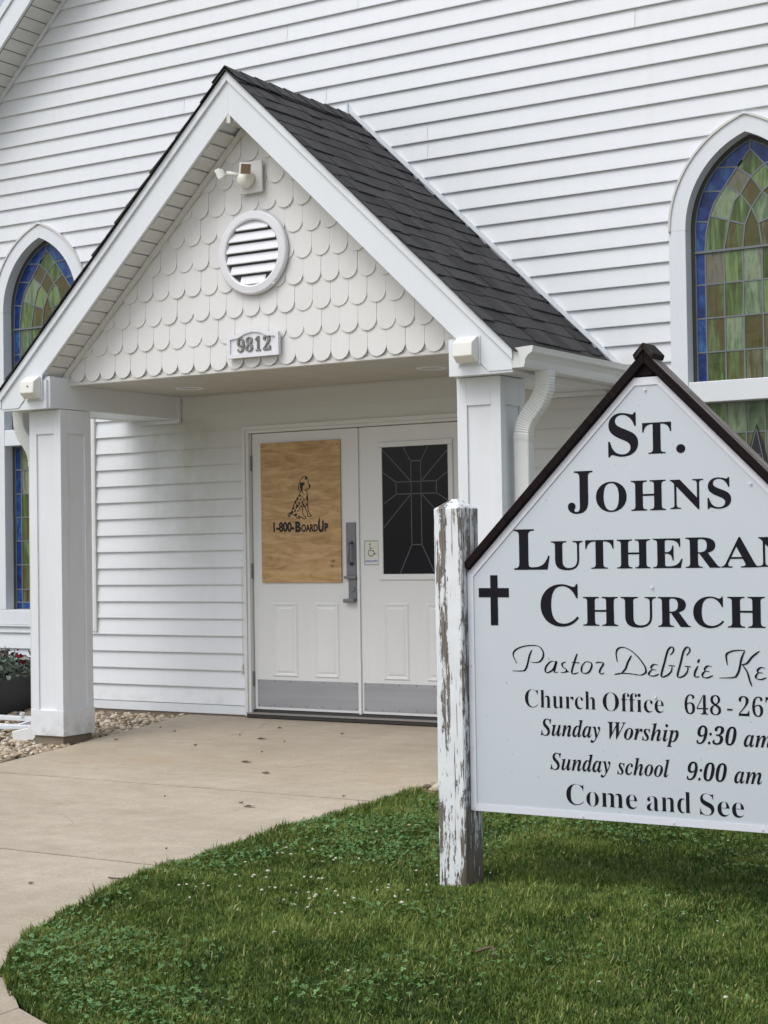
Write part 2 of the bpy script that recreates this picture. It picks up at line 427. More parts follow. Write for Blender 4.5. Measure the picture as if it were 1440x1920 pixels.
# ------------------------------------------------------------------ geometry helpers
class MB:
    def __init__(s): s.v, s.f = [], []
    def add(s, verts, faces):
        o = len(s.v); s.v += [tuple(map(float, p)) for p in verts]; s.f += [tuple(i + o for i in f) for f in faces]; return s
    def box(s, x0, x1, y0, y1, z0, z1):
        return s.add([(x0, y0, z0), (x1, y0, z0), (x1, y1, z0), (x0, y1, z0), (x0, y0, z1), (x1, y0, z1), (x1, y1, z1), (x0, y1, z1)],
                     [(0, 3, 2, 1), (4, 5, 6, 7), (0, 1, 5, 4), (1, 2, 6, 5), (2, 3, 7, 6), (3, 0, 4, 7)])
    def prism_xz(s, pts, y0, y1):
        """polygon in x,z (any winding) extruded from y0 (front) to y1 (back)"""
        a = sum(pts[i][0] * pts[(i + 1) % len(pts)][1] - pts[(i + 1) % len(pts)][0] * pts[i][1] for i in range(len(pts)))
        if a < 0: pts = pts[::-1]
        n = len(pts)
        v = [(p[0], y0, p[1]) for p in pts] + [(p[0], y1, p[1]) for p in pts]
        f = [tuple(range(n)), tuple(range(2 * n - 1, n - 1, -1))]
        f += [(i, i + n, (i + 1) % n + n, (i + 1) % n) for i in range(n)]
        return s.add(v, f)
    def sweep(s, path, prof, cap=True, up=(0, 1, 0), scales=None):
        rings = []
        P = [Vector(p) for p in path]
        for i, p in enumerate(P):
            t = (P[min(i + 1, len(P) - 1)] - P[max(i - 1, 0)]).normalized()
            u = Vector(up); a = t.cross(u).normalized(); b2 = a.cross(t).normalized()
            k = scales[i] if scales else 1
            rings.append([p + a * q[0] * k + b2 * q[1] * k for q in prof])
        n = len(prof); o = len(s.v)
        for r in rings: s.v += [tuple(q) for q in r]
        for i in range(len(rings) - 1):
            for j in range(n):
                s.f.append((o + i * n + j, o + i * n + (j + 1) % n, o + (i + 1) * n + (j + 1) % n, o + (i + 1) * n + j))
        if cap:
            s.f.append(tuple(o + j for j in range(n))[::-1]); s.f.append(tuple(o + (len(rings) - 1) * n + j for j in range(n)))
        return s
    def tube(s, path, r, n=8, up=(0, 1, 0)):
        return s.sweep(path, [(r * math.cos(2 * math.pi * k / n), r * math.sin(2 * math.pi * k / n)) for k in range(n)], up=up)
    def disc_y(s, cx, cz, r, y0, y1, n=24):
        return s.prism_xz([(cx + r * math.cos(2 * math.pi * k / n), cz + r * math.sin(2 * math.pi * k / n)) for k in range(n)], y0, y1)
    def mesh(s, name, mat):
        me = bpy.data.meshes.new(name); me.from_pydata(s.v, [], s.f); me.update()
        if mat: me.materials.append(M[mat] if isinstance(mat, str) else mat)
        return me
    def build(s, name, mat, parent=None, bevel=0., smooth=False, **tags):
        me = s.mesh(name, mat)
        return link(name, me, parent, bevel, smooth, **tags)

def link(name, me, parent=None, bevel=0., smooth=False, **tags):
    o = bpy.data.objects.new(name, me); COL.objects.link(o)
    if parent is not None: o.parent = parent
    if bevel:
        b = o.modifiers.new('bevel', 'BEVEL'); b.width = bevel; b.segments = 2; b.limit_method = 'ANGLE'; b.angle_limit = .7
    if smooth: me.shade_smooth()
    for k, v in tags.items(): o[k] = v
    return o

def thing(name, label, cat, group=None):
    o = bpy.data.objects.new(name, None); COL.objects.link(o)
    o.empty_display_size = .1
    o['label'] = label; o['category'] = cat
    if group: o['group'] = group
    return o

def at_base(root, loc):
    """put the Empty at the thing's base; children keep their world places"""
    root.location = loc
    inv = Matrix.Translation(-Vector(loc))
    for c in root.children: c.matrix_parent_inverse = inv

def np_mesh(name, V, F, mat, tint=None, tris=True):
    me = bpy.data.meshes.new(name)
    k = F.shape[1]
    me.vertices.add(len(V)); me.vertices.foreach_set('co', V.astype(np.float32).ravel())
    me.loops.add(F.size); me.loops.foreach_set('vertex_index', F.astype(np.int32).ravel())
    me.polygons.add(len(F)); me.polygons.foreach_set('loop_start', np.arange(0, F.size, k, dtype=np.int32))
    me.update(calc_edges=True)
    if tint is not None:
        a = me.attributes.new('tint', 'FLOAT', 'POINT'); a.data.foreach_set('value', tint.astype(np.float32))
    me.materials.append(M[mat])
    return me

def zg(y):
    return np.where(np.asarray(y) > -1.4, -.05 + .075 * np.asarray(y, float), -.155 + .025 * (np.asarray(y, float) + 1.4))
def zgf(y): return float(zg(y))

# ------------------------------------------------------------------ main dimensions
XC = .92                       # centre of porch and facade
E = .127                       # siding exposure
Z36 = .0325                    # lower edge of the lowest full course
SL = .967; ZAP = 8.178         # underside of main roof: z = ZAP - SL*|x-XC|
PS = .957                      # porch roof slope
WX0, WX1 = -3.98, 5.82
WIN = [-2.055, 3.834]; SPR = 3.135; AO = .50; AI = .40; ARC = .202   # lancet windows
WB, WT1, WT0 = .607, 2.177, 2.047

def arch_half(z, rad):
    """half width of the lancet outline of radius rad at height z (0 above the tip)"""
    if z <= SPR: return rad - ARC
    q = rad * rad - (z - SPR) ** 2
    return max(0., math.sqrt(q) - ARC) if q > 0 else 0.
def arch_pts(rad, n=14, x0=0., zbot=None):
    top = math.sqrt(rad * rad - ARC * ARC)
    a1 = math.atan2(top, ARC)
    R = [(x0 - ARC + rad * math.cos(a1 * k / n), SPR + rad * math.sin(a1 * k / n)) for k in range(n + 1)]
    L = [(2 * x0 - p[0], p[1]) for p in R[::-1]][1:]
    pts = R + L
    if zbot is not None: pts = [(x0 + rad - ARC, zbot)] + pts + [(x0 - rad + ARC, zbot)]
    return pts

church = thing('church_building', 'white clapboard church with a gabled entrance porch and stained glass lancet windows', 'church')

# ------------------------------------------------------------------ the ground
g = MB()
ys = [-200, -40, -12, -10, -8, -6.4, -5, -4, -3, -2.4, -1.9, -1.4, -.9, -.4, .3, 3, 30, 200]
xs = [-200, -30, -8, -4, 0, 2.6, 4, 6, 9, 30, 200]
V = [(x, y, (zgf(max(min(y, .3), -12)) - .055 if -12.1 < y < 1 else zgf(-12) - .06 if y < 0 else -.11)) for y in ys for x in xs]
F = [(j * len(xs) + i, j * len(xs) + i + 1, (j + 1) * len(xs) + i + 1, (j + 1) * len(xs) + i) for j in range(len(ys) - 1) for i in range(len(xs) - 1)]
g.add(V, F).build('ground', 'far', kind='structure')

edge_curve = [(2.62, -4.2), (2.625, -4.32), (2.70, -4.62), (2.815, -4.96), (2.92, -5.34), (3.14, -5.68), (3.30, -5.87), (3.51, -6.03), (3.79, -6.19), (4.2, -6.30), (5.0, -6.36), (12, -6.40)]
walkway = bpy.data.objects.new('walkway', None); COL.objects.link(walkway); walkway['kind'] = 'structure'
def slab(pts, label=None):
    """concrete slab whose top follows the ground; pts in x,y"""
    import bmesh
    bm = bmesh.new()
    vs = [bm.verts.new((x, y, 0)) for x, y in pts]
    f = bm.faces.new(vs)
    if f.normal.z < 0: f.normal_flip()
    y0, y1 = min(p[1] for p in pts), max(p[1] for p in pts)
    y = math.ceil(y0 / .35) * .35
    while y < y1:
        bmesh.ops.bisect_plane(bm, geom=bm.verts[:] + bm.edges[:] + bm.faces[:], plane_co=(0, y, 0), plane_no=(0, 1, 0))
        y += .35
    for v in bm.verts: v.co.z = zgf(v.co.y)
    top = bm.faces[:]
    ret = bmesh.ops.extrude_face_region(bm, geom=top)
    for v in [q for q in ret['geom'] if isinstance(q, bmesh.types.BMVert)]: v.co.z -= .10
    bmesh.ops.recalc_face_normals(bm, faces=bm.faces[:])
    me = bpy.data.meshes.new('concrete_slab'); bm.to_mesh(me); bm.free()
    me.materials.append(M['concrete'])
    o = link('concrete_slab', me, walkway)
    return o
G = .018
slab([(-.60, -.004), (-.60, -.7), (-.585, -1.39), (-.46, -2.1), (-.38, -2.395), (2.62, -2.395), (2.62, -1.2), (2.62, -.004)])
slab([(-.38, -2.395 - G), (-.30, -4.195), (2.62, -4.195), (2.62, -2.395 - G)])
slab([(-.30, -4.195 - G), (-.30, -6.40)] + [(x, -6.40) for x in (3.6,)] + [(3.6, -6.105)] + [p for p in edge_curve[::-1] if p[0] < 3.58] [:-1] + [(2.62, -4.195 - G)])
slab([(-5, -6.405), (-5, -8.2), (3.6, -8.2), (3.6, -6.405)])
slab([(3.605, -8.2), (3.605, -6.11), (3.79, -6.19), (4.2, -6.30), (5.0, -6.36), (7.0, -6.38), (7.0, -8.2)])
slab([(7.005, -8.2), (7.005, -6.38), (12, -6.40), (12, -8.2)])
jt = MB()
for yj in (-2.402, -4.201):
    jt.box(-.5, 2.60, yj - .012, yj + .012, zgf(yj) - .06, zgf(yj) - .016)
jt.build('joint_filler', 'bronze', walkway)
rd = MB()
rd.add([(-60, -8.3, zgf(-8.3) - .03), (60, -8.3, zgf(-8.3) - .03), (60, -30, zgf(-12) - .04), (-60, -30, zgf(-12) - .04)], [(0, 3, 2, 1)])
rd.build('road', 'concrete', kind='structure')

# soil sheet under lawn
lawn_poly = [(2.62, -1.97)] + edge_curve + [(12, -1.97)]
def in_lawn(x, y, m=0.):
    ex = np.interp(-y, [-p[1] for p in [(2.62, -1.97)] + edge_curve[:-1]], [p[0] for p in [(2.62, -1.97)] + edge_curve[:-1]], left=99, right=99)
    return (x > ex + m) & (y < -2.14 - .05 * np.sin(np.asarray(x) * 9))
def zlawn(x, y):
    return zg(y) + .004 + .012 * np.sin(x * 2.1 + 1) * np.sin(y * 1.7) + .008 * np.sin(x * 5.1) * np.cos(y * 4.3 + 2)
gx = np.arange(2.6, 9.01, .1); gy = np.arange(-6.45, -1.9, .1)
XX, YY = np.meshgrid(gx, gy)
yr = YY.ravel(); xr = XX.ravel()
exv = np.interp(-yr, [-p[1] for p in [(2.62, -1.9)] + edge_curve], [p[0] for p in [(2.62, -1.9)] + edge_curve])
xr2 = np.maximum(xr, exv + .004)
Vs = np.column_stack([xr2, yr, zlawn(xr2, yr) - .012])
nx, ny = len(gx), len(gy)
I = (np.arange(ny - 1)[:, None] * nx + np.arange(nx - 1)[None, :]).ravel()
Fq = np.column_stack([I, I + 1, I + nx + 1, I + nx])
link('lawn_soil', np_mesh('lawn_soil', Vs, Fq, 'soil'), kind='structure')
bed = MB()
for (bx0, bx1) in ((-5.2, -.605), (2.625, 9.0)):
    yy = [-2.6 if bx0 < 0 else -2.25, -1.4, -.7, 0.05]
    vv = [(x, y, zgf(y) - .035 + (.0 if bx0 > 0 else -.012)) for y in yy for x in (bx0, bx1)]
    bed.add(vv, [(2 * i, 2 * i + 1, 2 * i + 3, 2 * i + 2) for i in range(3)])
bed.build('gravel_bed', 'soil', kind='structure')

# ------------------------------------------------------------------ facade siding
def wall_left(z): return max(WX0, XC - (ZAP - z) / SL)
def wall_right(z): return min(WX1, XC + (ZAP - z) / SL)
DOORX = (-.05, 1.90)
def spans(z):
    """x intervals of siding at height z"""
    L, Rr = wall_left(z), wall_right(z)
    cuts = []
    for cx in WIN:
        if WB + .02 < z:
            h = arch_half(z, .652)
            if h > 0: cuts.append((cx - h, cx + h))
            elif z < SPR + .65: cuts.append((cx, cx))
    if z < 2.06: cuts.append(DOORX)
    cuts.sort()
    out = []; a = L
    for c in cuts:
        out.append((a, c[0])); a = c[1]
    out.append((a, Rr))
    return out
board_mesh_count = 0
rj = random.Random(3)
def siding_board(zb, h, fl, fr):
    """one course piece; fl/fr give its left and right end at a height"""
    K = 6
    v = []; f = []
    for k in range(K + 1):
        t = k / K; z = zb + t * h
        y = -.0205 + .0165 * t
        l, r_ = fl(z), fr(z)
        if r_ < l: l = r_ = (l + r_) / 2
        v += [(l, y, z), (r_, y, z)]
    for k in range(K): f.append((2 * k, 2 * k + 1, 2 * k + 3, 2 * k + 2))
    l, r_ = fl(zb), fr(zb)
    o = len(v)
    v += [(l, -.002, zb + .001), (r_, -.002, zb + .001)]
    f.append((0, o, o + 1, 1))
    # curled lip under the course
    v += [(l, -.0215, zb + .006), (r_, -.0215, zb + .006), (l, -.0215, zb), (r_, -.0215, zb)]
    f.append((o + 4, o + 5, o + 3, o + 2))
    f.append((o + 4, 0, 1, o + 5))
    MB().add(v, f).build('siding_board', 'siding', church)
JOINTS = {3.967: 1.558, 4.094: 1.558, 4.60: 3.112, 4.47: .724, 4.60001: -.572}
zc = Z36 - 0 * E
course = 0
z = Z36
while z < ZAP - .12:
    zb, zt = z, min(z + E + .004, ZAP - .02)
    zm = (zb + zt) / 2
    nb, ntp = spans(zb + .0005), spans(zt - .0005)
    keys = nb if len(nb) >= len(ntp) else ntp
    nseg = len(keys)
    for i in range(nseg):
        def getf(side, i=i, nseg=nseg):
            def fn(zz):
                s_ = spans(min(max(zz, zb + .0005), zt - .0005))
                if len(s_) == nseg: return s_[i][side]
                # above a window tip or the door head two pieces meet
                a_, b_ = keys[i]
                if side == 0 and i > 0: return (keys[i - 1][1] + a_) / 2 if abs(keys[i - 1][1] - a_) < 1.2 else a_
                if side == 1 and i < nseg - 1: return (b_ + keys[i + 1][0]) / 2 if abs(keys[i + 1][0] - b_) < 1.2 else b_
                return s_[0][0] if side == 0 else s_[-1][1]
            return fn
        fl, fr = getf(0), getf(1)
        a_, b_ = fl(zm), fr(zm)
        if b_ - a_ < .01 and fr(zb + .001) - fl(zb + .001) < .01: continue
        js = [x for zz, x in JOINTS.items() if abs(zz - zm) < E * .5 and a_ + .2 < x < b_ - .2]
        # hidden joints elsewhere, where a board would be longer than 3.6 m
        if not js and b_ - a_ > 4.5: js = [a_ + (b_ - a_) * (.35 + .3 * rj.random())] if zm > 4.9 else []
        js.sort()
        prev = fl
        for x in js:
            siding_board(zb, zt - zb, prev, lambda zz, x=x: x)
            prev = lambda zz, x=x: x + .0025
        siding_board(zb, zt - zb, prev, fr)
    z += E
# starter strip, sheathing behind the boards, side walls and roof of the church
for (a_, b_) in ((WX0, -.06), (1.91, WX1)):
    MB().box(a_, b_, -.019, -.001, -.035, Z36 - .004).build('starter_trim', 'trim', church)
    MB().box(a_, b_, -.010, .10, -.30, -.037).build('foundation', 'footing', church)
s = MB()
def sheath(x0, x1, z0, z1): s.box(x0, x1, .003, .02, z0, z1)
xsx = [WX0, WIN[0] - .45, WIN[0] + .45, -.03, 1.88, WIN[1] - .45, WIN[1] + .45, WX1]
for i in range(7):
    x0, x1 = xsx[i], xsx[i + 1]
    if i in (1, 5): sheath(x0 + .001, x1 - .001, -.03, WB + .04); sheath(x0 + .001, x1 - .001, SPR + .65, 4.2)
    elif i == 3: sheath(x0 + .001, x1 - .001, 2.05, 4.2)
    else: sheath(x0, x1, -.03, 4.2 if 0 < i < 6 else 3.42)
s.prism_xz([(XC - 3.9, 4.201), (XC + 3.9, 4.201), (XC, 8.1)], .003, .02)
s.build('wall_sheathing', 'siding', church)
MB().box(WX0, WX0 + .1, .021, 12, -.3, 3.43).box(WX1 - .1, WX1, .021, 12, -.3, 3.43).prism_xz([(WX0, -.3), (WX1, -.3), (WX1, 3.4), (XC, 8.1), (WX0, 3.4)], 11.9, 12).build('side_wall', 'siding', church)
MB().box(WX0 - .02, WX0 + .09, -.03, .05, -.03, 3.3).box(WX1 - .09, WX1 + .02, -.03, .05, -.03, 3.3).build('corner_board', 'trim', church)
r_ = MB()
HW = 5.45
for sg in (-1, 1):
    r_.prism_xz([(XC, ZAP), (XC + sg * HW, ZAP - SL * HW), (XC + sg * HW, ZAP - SL * HW + .26), (XC, ZAP + .26)], -.285, 12.3)
r_.build('main_roof', 'shingle', church)
for sg in (-1, 1):
    MB().prism_xz([(XC, ZAP), (XC + sg * HW, ZAP - SL * HW), (XC + sg * HW, ZAP - SL * HW + .215), (XC, ZAP + .215)], -.312, -.286).build('rake_fascia', 'trim', church)
    MB().prism_xz([(XC, ZAP + .217), (XC + sg * HW, ZAP - SL * HW + .217), (XC + sg * HW, ZAP - SL * HW + .30), (XC, ZAP + .30)], -.326, -.286).build('rake_trim', 'trim', church)
    a = math.atan(SL); L_ = HW / math.cos(a)
    tvec = Vector((sg * math.cos(a), 0, -math.sin(a)))
    nrm = Vector((-sg * math.sin(a), 0, -math.cos(a)))
    # soffit panels, each a piece; pitch .105 m down the slope
    pm = MB()
    q0, q1 = .0025, .1025
    P0 = tvec * q0; P1 = tvec * q1
    pts = []
    for yy in (-.284, -.004):
        for P_ in (P0 + nrm * .004, P0 + nrm * .0105 + tvec * .004, P1 + nrm * .0105 - tvec * .004, P1 + nrm * .004):
            pts.append((P_.x, yy, P_.z))
    ff = [(0, 1, 2, 3), (7, 6, 5, 4), (0, 4, 5, 1), (1, 5, 6, 2), (2, 6, 7, 3)]
    pme = pm.add(pts, ff).mesh('soffit_panel', 'soffit')
    k = 0
    while k * .105 < L_ - .1:
        if k * .105 < 5.6:
            o = link('soffit_panel', pme, church); o.location = Vector((XC, 0, ZAP)) + tvec * (k * .105)
        k += 1
    # quarter trim where soffit meets siding
    MB().prism_xz([(XC, ZAP - .012), (XC + sg * 4.8, ZAP - .012 - SL * 4.8), (XC + sg * 4.8, ZAP - .052 - SL * 4.8), (XC, ZAP - .052)], -.034, -.0178).build('soffit_trim', 'trim', church)

# ------------------------------------------------------------------ lancet windows
def poly_pane(pts, y, th=.004):
    return MB().prism_xz(pts, y, y + th)
def came_line(mb, a, b, wd=.008, y=.064, d=.008):
    a = Vector(a); b = Vector(b); t = (b - a); L = t.length
    if L < 1e-6: return
    t /= L; n_ = Vector((-t.y, t.x)) * wd / 2
    a2 = a - t * wd * .3; b2 = b + t * wd * .3
    mb.prism_xz([tuple(a2 - n_), tuple(b2 - n_), tuple(b2 + n_), tuple(a2 + n_)], y, y + d)
A_ = [[(0.0, 3.613), (-.088, 3.509), (0.0, 3.442), (.088, 3.509)],
      [(-.088, 3.509), (-.166, 3.407), (-.070, 3.340), (0.0, 3.442)],
      [(-.166, 3.407), (-.245, 3.300), (-.272, 3.228), (-.145, 3.182), (-.112, 3.300), (-.070, 3.340)],
      [(-.145, 3.182), (-.112, 3.300), (-.070, 3.340), (0.0, 3.247), (-.045, 3.147)],
      [(-.272, 3.228), (-.300, 3.12), (-.308, 2.999), (-.185, 2.999), (-.145, 3.182)],
      [(-.145, 3.182), (-.185, 2.999), (-.062, 2.999), (-.045, 3.147)]]
CEN = [[(-.062, 2.999), (-.045, 3.147), (0.0, 3.247), (.045, 3.147), (.062, 2.999)],
       [(0.0, 3.442), (-.070, 3.340), (0.0, 3.247), (.070, 3.340)]]
def make_window(cx, seed):
    rr = random.Random(seed)
    win = MB()
    # casing: arched band, jambs, middle bar and bottom rail, 3 cm proud, wrapped in coil
    out = arch_pts(.702, 16, cx); inn = arch_pts(.602, 16, cx)
    n_ = len(out)
    v = []
    for p, q in zip(out, inn): v += [(p[0], -.030, p[1]), (q[0], -.030, q[1]), (q[0], .066, q[1]), (p[0], .0, p[1])]
    f = []
    for i in range(n_ - 1):
        o = 4 * i
        f += [(o, o + 4, o + 5, o + 1), (o + 1, o + 5, o + 6, o + 2), (o + 3, o + 7, o + 4, o)]
    win.add(v, f)
    W = win.build('window', 'trim', church, label='stained glass lancet window in white casing')
    for sgn in (-1, 1):
        xa, xb = sorted((cx + sgn * AI, cx + sgn * AO))
        MB().box(xa, xb, -.030, .066, WB + .118, SPR - .001).build('jamb', 'trim', W, bevel=.003)
        # thin drip edge outside the casing
        d = MB(); xo = cx + sgn * (AO + .0075)
        d.box(min(xo - .007, xo + .007), max(xo - .007, xo + .007), -.022, -.004, WB - .012, SPR)
        d.build('casing_trim', 'trim', W)
    MB().box(cx - AI + .001, cx + AI - .001, -.028, .066, WT0, WT1).build('middle_rail', 'trim', W, bevel=.004)
    MB().box(cx - AO, cx + AO, -.030, .066, WB, WB + .117).build('sill', 'trim', W, bevel=.004)
    MB().box(cx - AO - .01, cx + AO + .01, -.036, -.004, WB - .016, WB - .001).build('sill_trim', 'trim', W)
    # thin outer drip along the arch
    dr = MB(); oo = arch_pts(.716, 16, cx); ii = arch_pts(.7025, 16, cx)
    v = []; f = []
    for p, q in zip(oo, ii): v += [(p[0], -.040, p[1]), (q[0], -.040, q[1]), (q[0], -.004, q[1]), (p[0], -.004, p[1])]
    for i in range(len(oo) - 1):
        o = 4 * i; f += [(o, o + 4, o + 5, o + 1), (o + 3, o + 7, o + 4, o), (o + 1, o + 5, o + 6, o + 2)]
    dr.add(v, f).build('arch_drip', 'soffit', W)
    # backing putty frame (dark) around the glass
    MB().prism_xz(arch_pts(.602, 16, cx, WT1), .078, .090).build('glazing_frame', 'leaddark', W)
    MB().box(cx - AI, cx + AI, .078, .090, WB + .117, WT0).build('glazing_frame', 'leaddark', W)
    tr = MB(); oo = arch_pts(.602, 16, cx); ii = arch_pts(.578, 16, cx); v = []; f = []
    for p, q in zip(oo, ii): v += [(p[0], .060, p[1]), (q[0], .060, q[1]), (q[0], .078, q[1])]
    for i in range(len(oo) - 1):
        o = 3 * i; f += [(o, o + 3, o + 4, o + 1), (o + 1, o + 4, o + 5, o + 2)]
    tr.add(v, f)
    for sgn in (-1, 1):
        xa, xb = sorted((cx + sgn * .376, cx + sgn * .3995))
        tr.box(xa, xb, .060, .078, WT1, SPR); tr.box(xa, xb, .060, .078, WB + .118, WT0)
    tr.build('glazing_stop', 'leaddark', W)
    cm = MB(); seen = set()
    YP = .068
    def pane(pts, mat):
        ptsw = [(cx + p[0], p[1]) for p in pts]
        poly_pane(ptsw, YP + rr.uniform(-.0006, .0006)).build('pane', mat, W)
        for i in range(len(ptsw)):
            a_, b_ = ptsw[i], ptsw[(i + 1) % len(ptsw)]
            key = tuple(sorted(((round(a_[0], 3), round(a_[1], 3)), (round(b_[0], 3), round(b_[1], 3)))))
            if key in seen: continue
            seen.add(key)
            came_line(cm, a_, b_, .0095, YP - .0030 - .00005 * (len(seen) % 37), .0035)
    mats = ['glass_green', 'glass_olive', 'glass_pale', 'glass_mauve']
    cyc = {0: 'glass_green', 1: 'glass_mauve', 2: 'glass_pale', 3: 'glass_green', 4: 'glass_green', 5: 'glass_olive'}
    for i, pl in enumerate(A_):
        if i == 0: pane(pl, 'glass_green'); continue
        pane(pl, cyc[i])
        pane([(-p[0], p[1]) for p in pl][::-1], rr.choice(mats))
    pane(CEN[0], 'glass_olive'); pane(CEN[1], 'glass_olive')
    # blue border segments on the arch
    so, si = .572, .512
    cuts = [SPR - .136, SPR + .065, SPR + .249, SPR + .388]
    def arcx(rad, z): return math.sqrt(max(rad * rad - max(z - SPR, 0) ** 2, 0)) - ARC
    def inx(z): return float(np.interp(z, [2.98, 3.12, 3.228, 3.30, 3.407, 3.509, 3.613], [.309, .300, .272, .245, .166, .088, 0.]))
    tip_o = SPR + math.sqrt(so * so - ARC * ARC); tip_i = 3.613
    for sgn in (-1, 1):
        zz = cuts + [None]
        for i in range(4):
            za = zz[i]; zb_ = zz[i + 1]
            if zb_ is None:
                o_ = [(sgn * arcx(so, za + (tip_o - za) * t), za + (tip_o - za) * t) for t in (0, .35, .7, 1)]
                i_ = [(sgn * inx(za - .012 + (tip_i - za + .012) * t), za - .012 + (tip_i - za + .012) * t) for t in (0, .35, .7, 1)]
            else:
                o_ = [(sgn * arcx(so, za + (zb_ - za) * t), za + (zb_ - za) * t) for t in (0, .25, .5, .75, 1)]
                i_ = [(sgn * inx(za + (zb_ - za) * t - (.012 if za > 3. else 0)), za + (zb_ - za) * t - (.012 if za > 3. else .012 * t)) for t in (0, .25, .5, .75, 1)]
            pane(o_ + i_[::-1], 'glass_blue')
    # regular rows below the transom
    cols = [-.372, -.308, -.185, -.062, .062, .185, .308, .372]
    rows = [2.999, 2.795, 2.582, 2.368, 2.179]
    for j in range(4):
        for i in range(7):
            mt = 'glass_blue' if i in (0, 6) else mats[(i * 2 + j * 3 + rr.randrange(2)) % 4]
            pane([(cols[i], rows[j + 1]), (cols[i + 1], rows[j + 1]), (cols[i + 1], rows[j]), (cols[i], rows[j])], mt)
    rows = [2.045, 1.855, 1.66, 1.47, 1.279, 1.085, .886, .782, .726]
    for j in range(8):
        for i in range(7):
            x0, x1, z0, z1 = cols[i], cols[i + 1], rows[j + 1], rows[j]
            mt = 'glass_blue' if i in (0, 6) or j == 7 else mats[(i * 3 + j * 2 + rr.randrange(2)) % 4]
            pane([(x0, z0), (x1, z0), (x1, z1), (x0, z1)], mt)
    # dark lancet motif in the lower sash
    mo = [(0.005, 1.90), (-.030, 1.80), (-.058, 1.70), (-.07, 1.55), (-.07, 1.28), (.08, 1.28), (.08, 1.55), (.068, 1.70), (.04, 1.80)]
    MB().prism_xz([(cx + p[0], p[1]) for p in mo], YP - .008, YP - .0035).build('motif_pane', 'glass_black', W)
    for a_, b_ in (((0.005, 1.875), (-.04, 1.72)), ((.005, 1.875), (.05, 1.66)), ((-.04, 1.72), (.03, 1.71)), ((.05, 1.66), (.055, 1.3)), ((-.04, 1.72), (-.055, 1.3)), ((-.05, 1.62), (.05, 1.60))):
        came_line(cm, (cx + a_[0], a_[1]), (cx + b_[0], b_[1]), .005, YP - .0115, .004)
    cm.build('came_network', 'lead', W, kind='stuff')
    MB().box(cx - .376, cx + .376, .056, .0645, 2.993, 3.007).build('transom_bar', 'lead', W)
    # apex cap
    MB().prism_xz([(cx - .035, SPR + .668), (cx, SPR + .692), (cx + .035, SPR + .668), (cx, SPR + .676)], -.044, -.005).build('apex_cap', 'trim', W)
    return W
WL = make_window(WIN[0], 5)
MB().box(-1.546, -1.512, -.026, -.002, .56, 2.60).build('side_trim', 'trim', WL, bevel=.002)
MB().box(-1.508, -1.486, -.034, -.002, .56, 2.60).build('side_channel', 'soffit', WL, bevel=.002)
make_window(WIN[1], 2)

# ------------------------------------------------------------------ double door
door = MB()
# casing: stepped
for (x0, x1, z0, z1) in ((-.057, -.030, -.04, 2.082), (1.873, 1.90, -.04, 2.082)):
    door.box(x0, x1, -.034, .035, z0, z1)
door.box(-.0295, 1.8725, -.034, .035, 2.052, 2.082)
frame = door.build('door_frame', 'doorframe', church, bevel=.003)
MB().box(-.0295, -.006, -.022, .045, -.04, 2.0515).box(1.849, 1.8725, -.022, .045, -.04, 2.0515).box(-.0055, 1.8485, -.022, .045, 2.030, 2.0515).build('jamb', 'doorframe', frame, bevel=.002)
MB().box(-.0295, 1.8725, .0455, .13, -.04, 2.08).build('back_stop', 'darkvoid', frame)
th = MB().box(-.03, 1.873, -.045, .10, -.046, -.022).build('threshold', 'bronze', church)
MB().box(-.028, 1.871, -.052, .0, -.0215, -.012).build('sill_strip', 'alu', th)
MB().box(-.02, 1.865, .002, .05, -.0215, .004).build('weather_strip', 'bronze', th)
YD = .018                                      # face of the leaves
def leaf(x0, x1):
    return MB().box(x0, x1, YD, YD + .045, .008, 2.026).build('door', 'door', church, bevel=.003, label='white panelled door leaf')
def raised_panel(x0, x1, z0, z1, par):
    mb = MB()
    def ring(x0, x1, z0, z1, y): return [(x0, y, z0), (x1, y, z0), (x1, y, z1), (x0, y, z1)]
    A = ring(x0, x1, z0, z1, YD - .0006); B = ring(x0 + .010, x1 - .010, z0 + .010, z1 - .010, YD - .0065)
    C = ring(x0 + .030, x1 - .030, z0 + .030, z1 - .030, YD - .0010); D = ring(x0 + .045, x1 - .045, z0 + .045, z1 - .045, YD - .0055)
    v = A + B + C + D; f = []
    for k in range(3):
        for i in range(4): f.append((4 * k + i, 4 * k + (i + 1) % 4, 4 * k + 4 + (i + 1) % 4, 4 * k + 4 + i))
    f.append((12, 13, 14, 15))
    mb.add(v, f).build('raised_panel', 'door', par)
dl = leaf(0.0, .917)
raised_panel(.168, .390, .250, .788, dl); raised_panel(.535, .748, .250, .788, dl)
dr_ = leaf(.933, 1.846)
dr_['label'] = 'white panelled door leaf with a dark leaded cross window'
raised_panel(1.125, 1.330, .250, .788, dr_); raised_panel(1.470, 1.680, .250, .788, dr_)
MB().box(.9155, .936, YD - .014, YD - .001, .0, 2.024).build('astragal', 'door', dl, bevel=.002)
def kick(x0, x1, par):
    MB().box(x0, x1, YD - .0035, YD - .0005, .030, .226).build('kick_plate', 'kick', par)
    sm = MB().disc_y(0, 0, .0042, -.0015, .0, 8).mesh('screw', 'screw')
    for i in range(7):
        for zz in (.040, .216):
            o = link('screw', sm, par); o.location = (x0 + .012 + (x1 - x0 - .024) * i / 6, YD - .0036, zz)
kick(.027, .902, dl); kick(.954, 1.82, dr_)
for zz in (1.81, 1.02, .23):
    h = MB().tube([(-.006, YD - .012, zz - .055), (-.006, YD - .012, zz + .055)], .0085, 8, up=(0, 1, 0)).build('hinge', 'steel', dl)
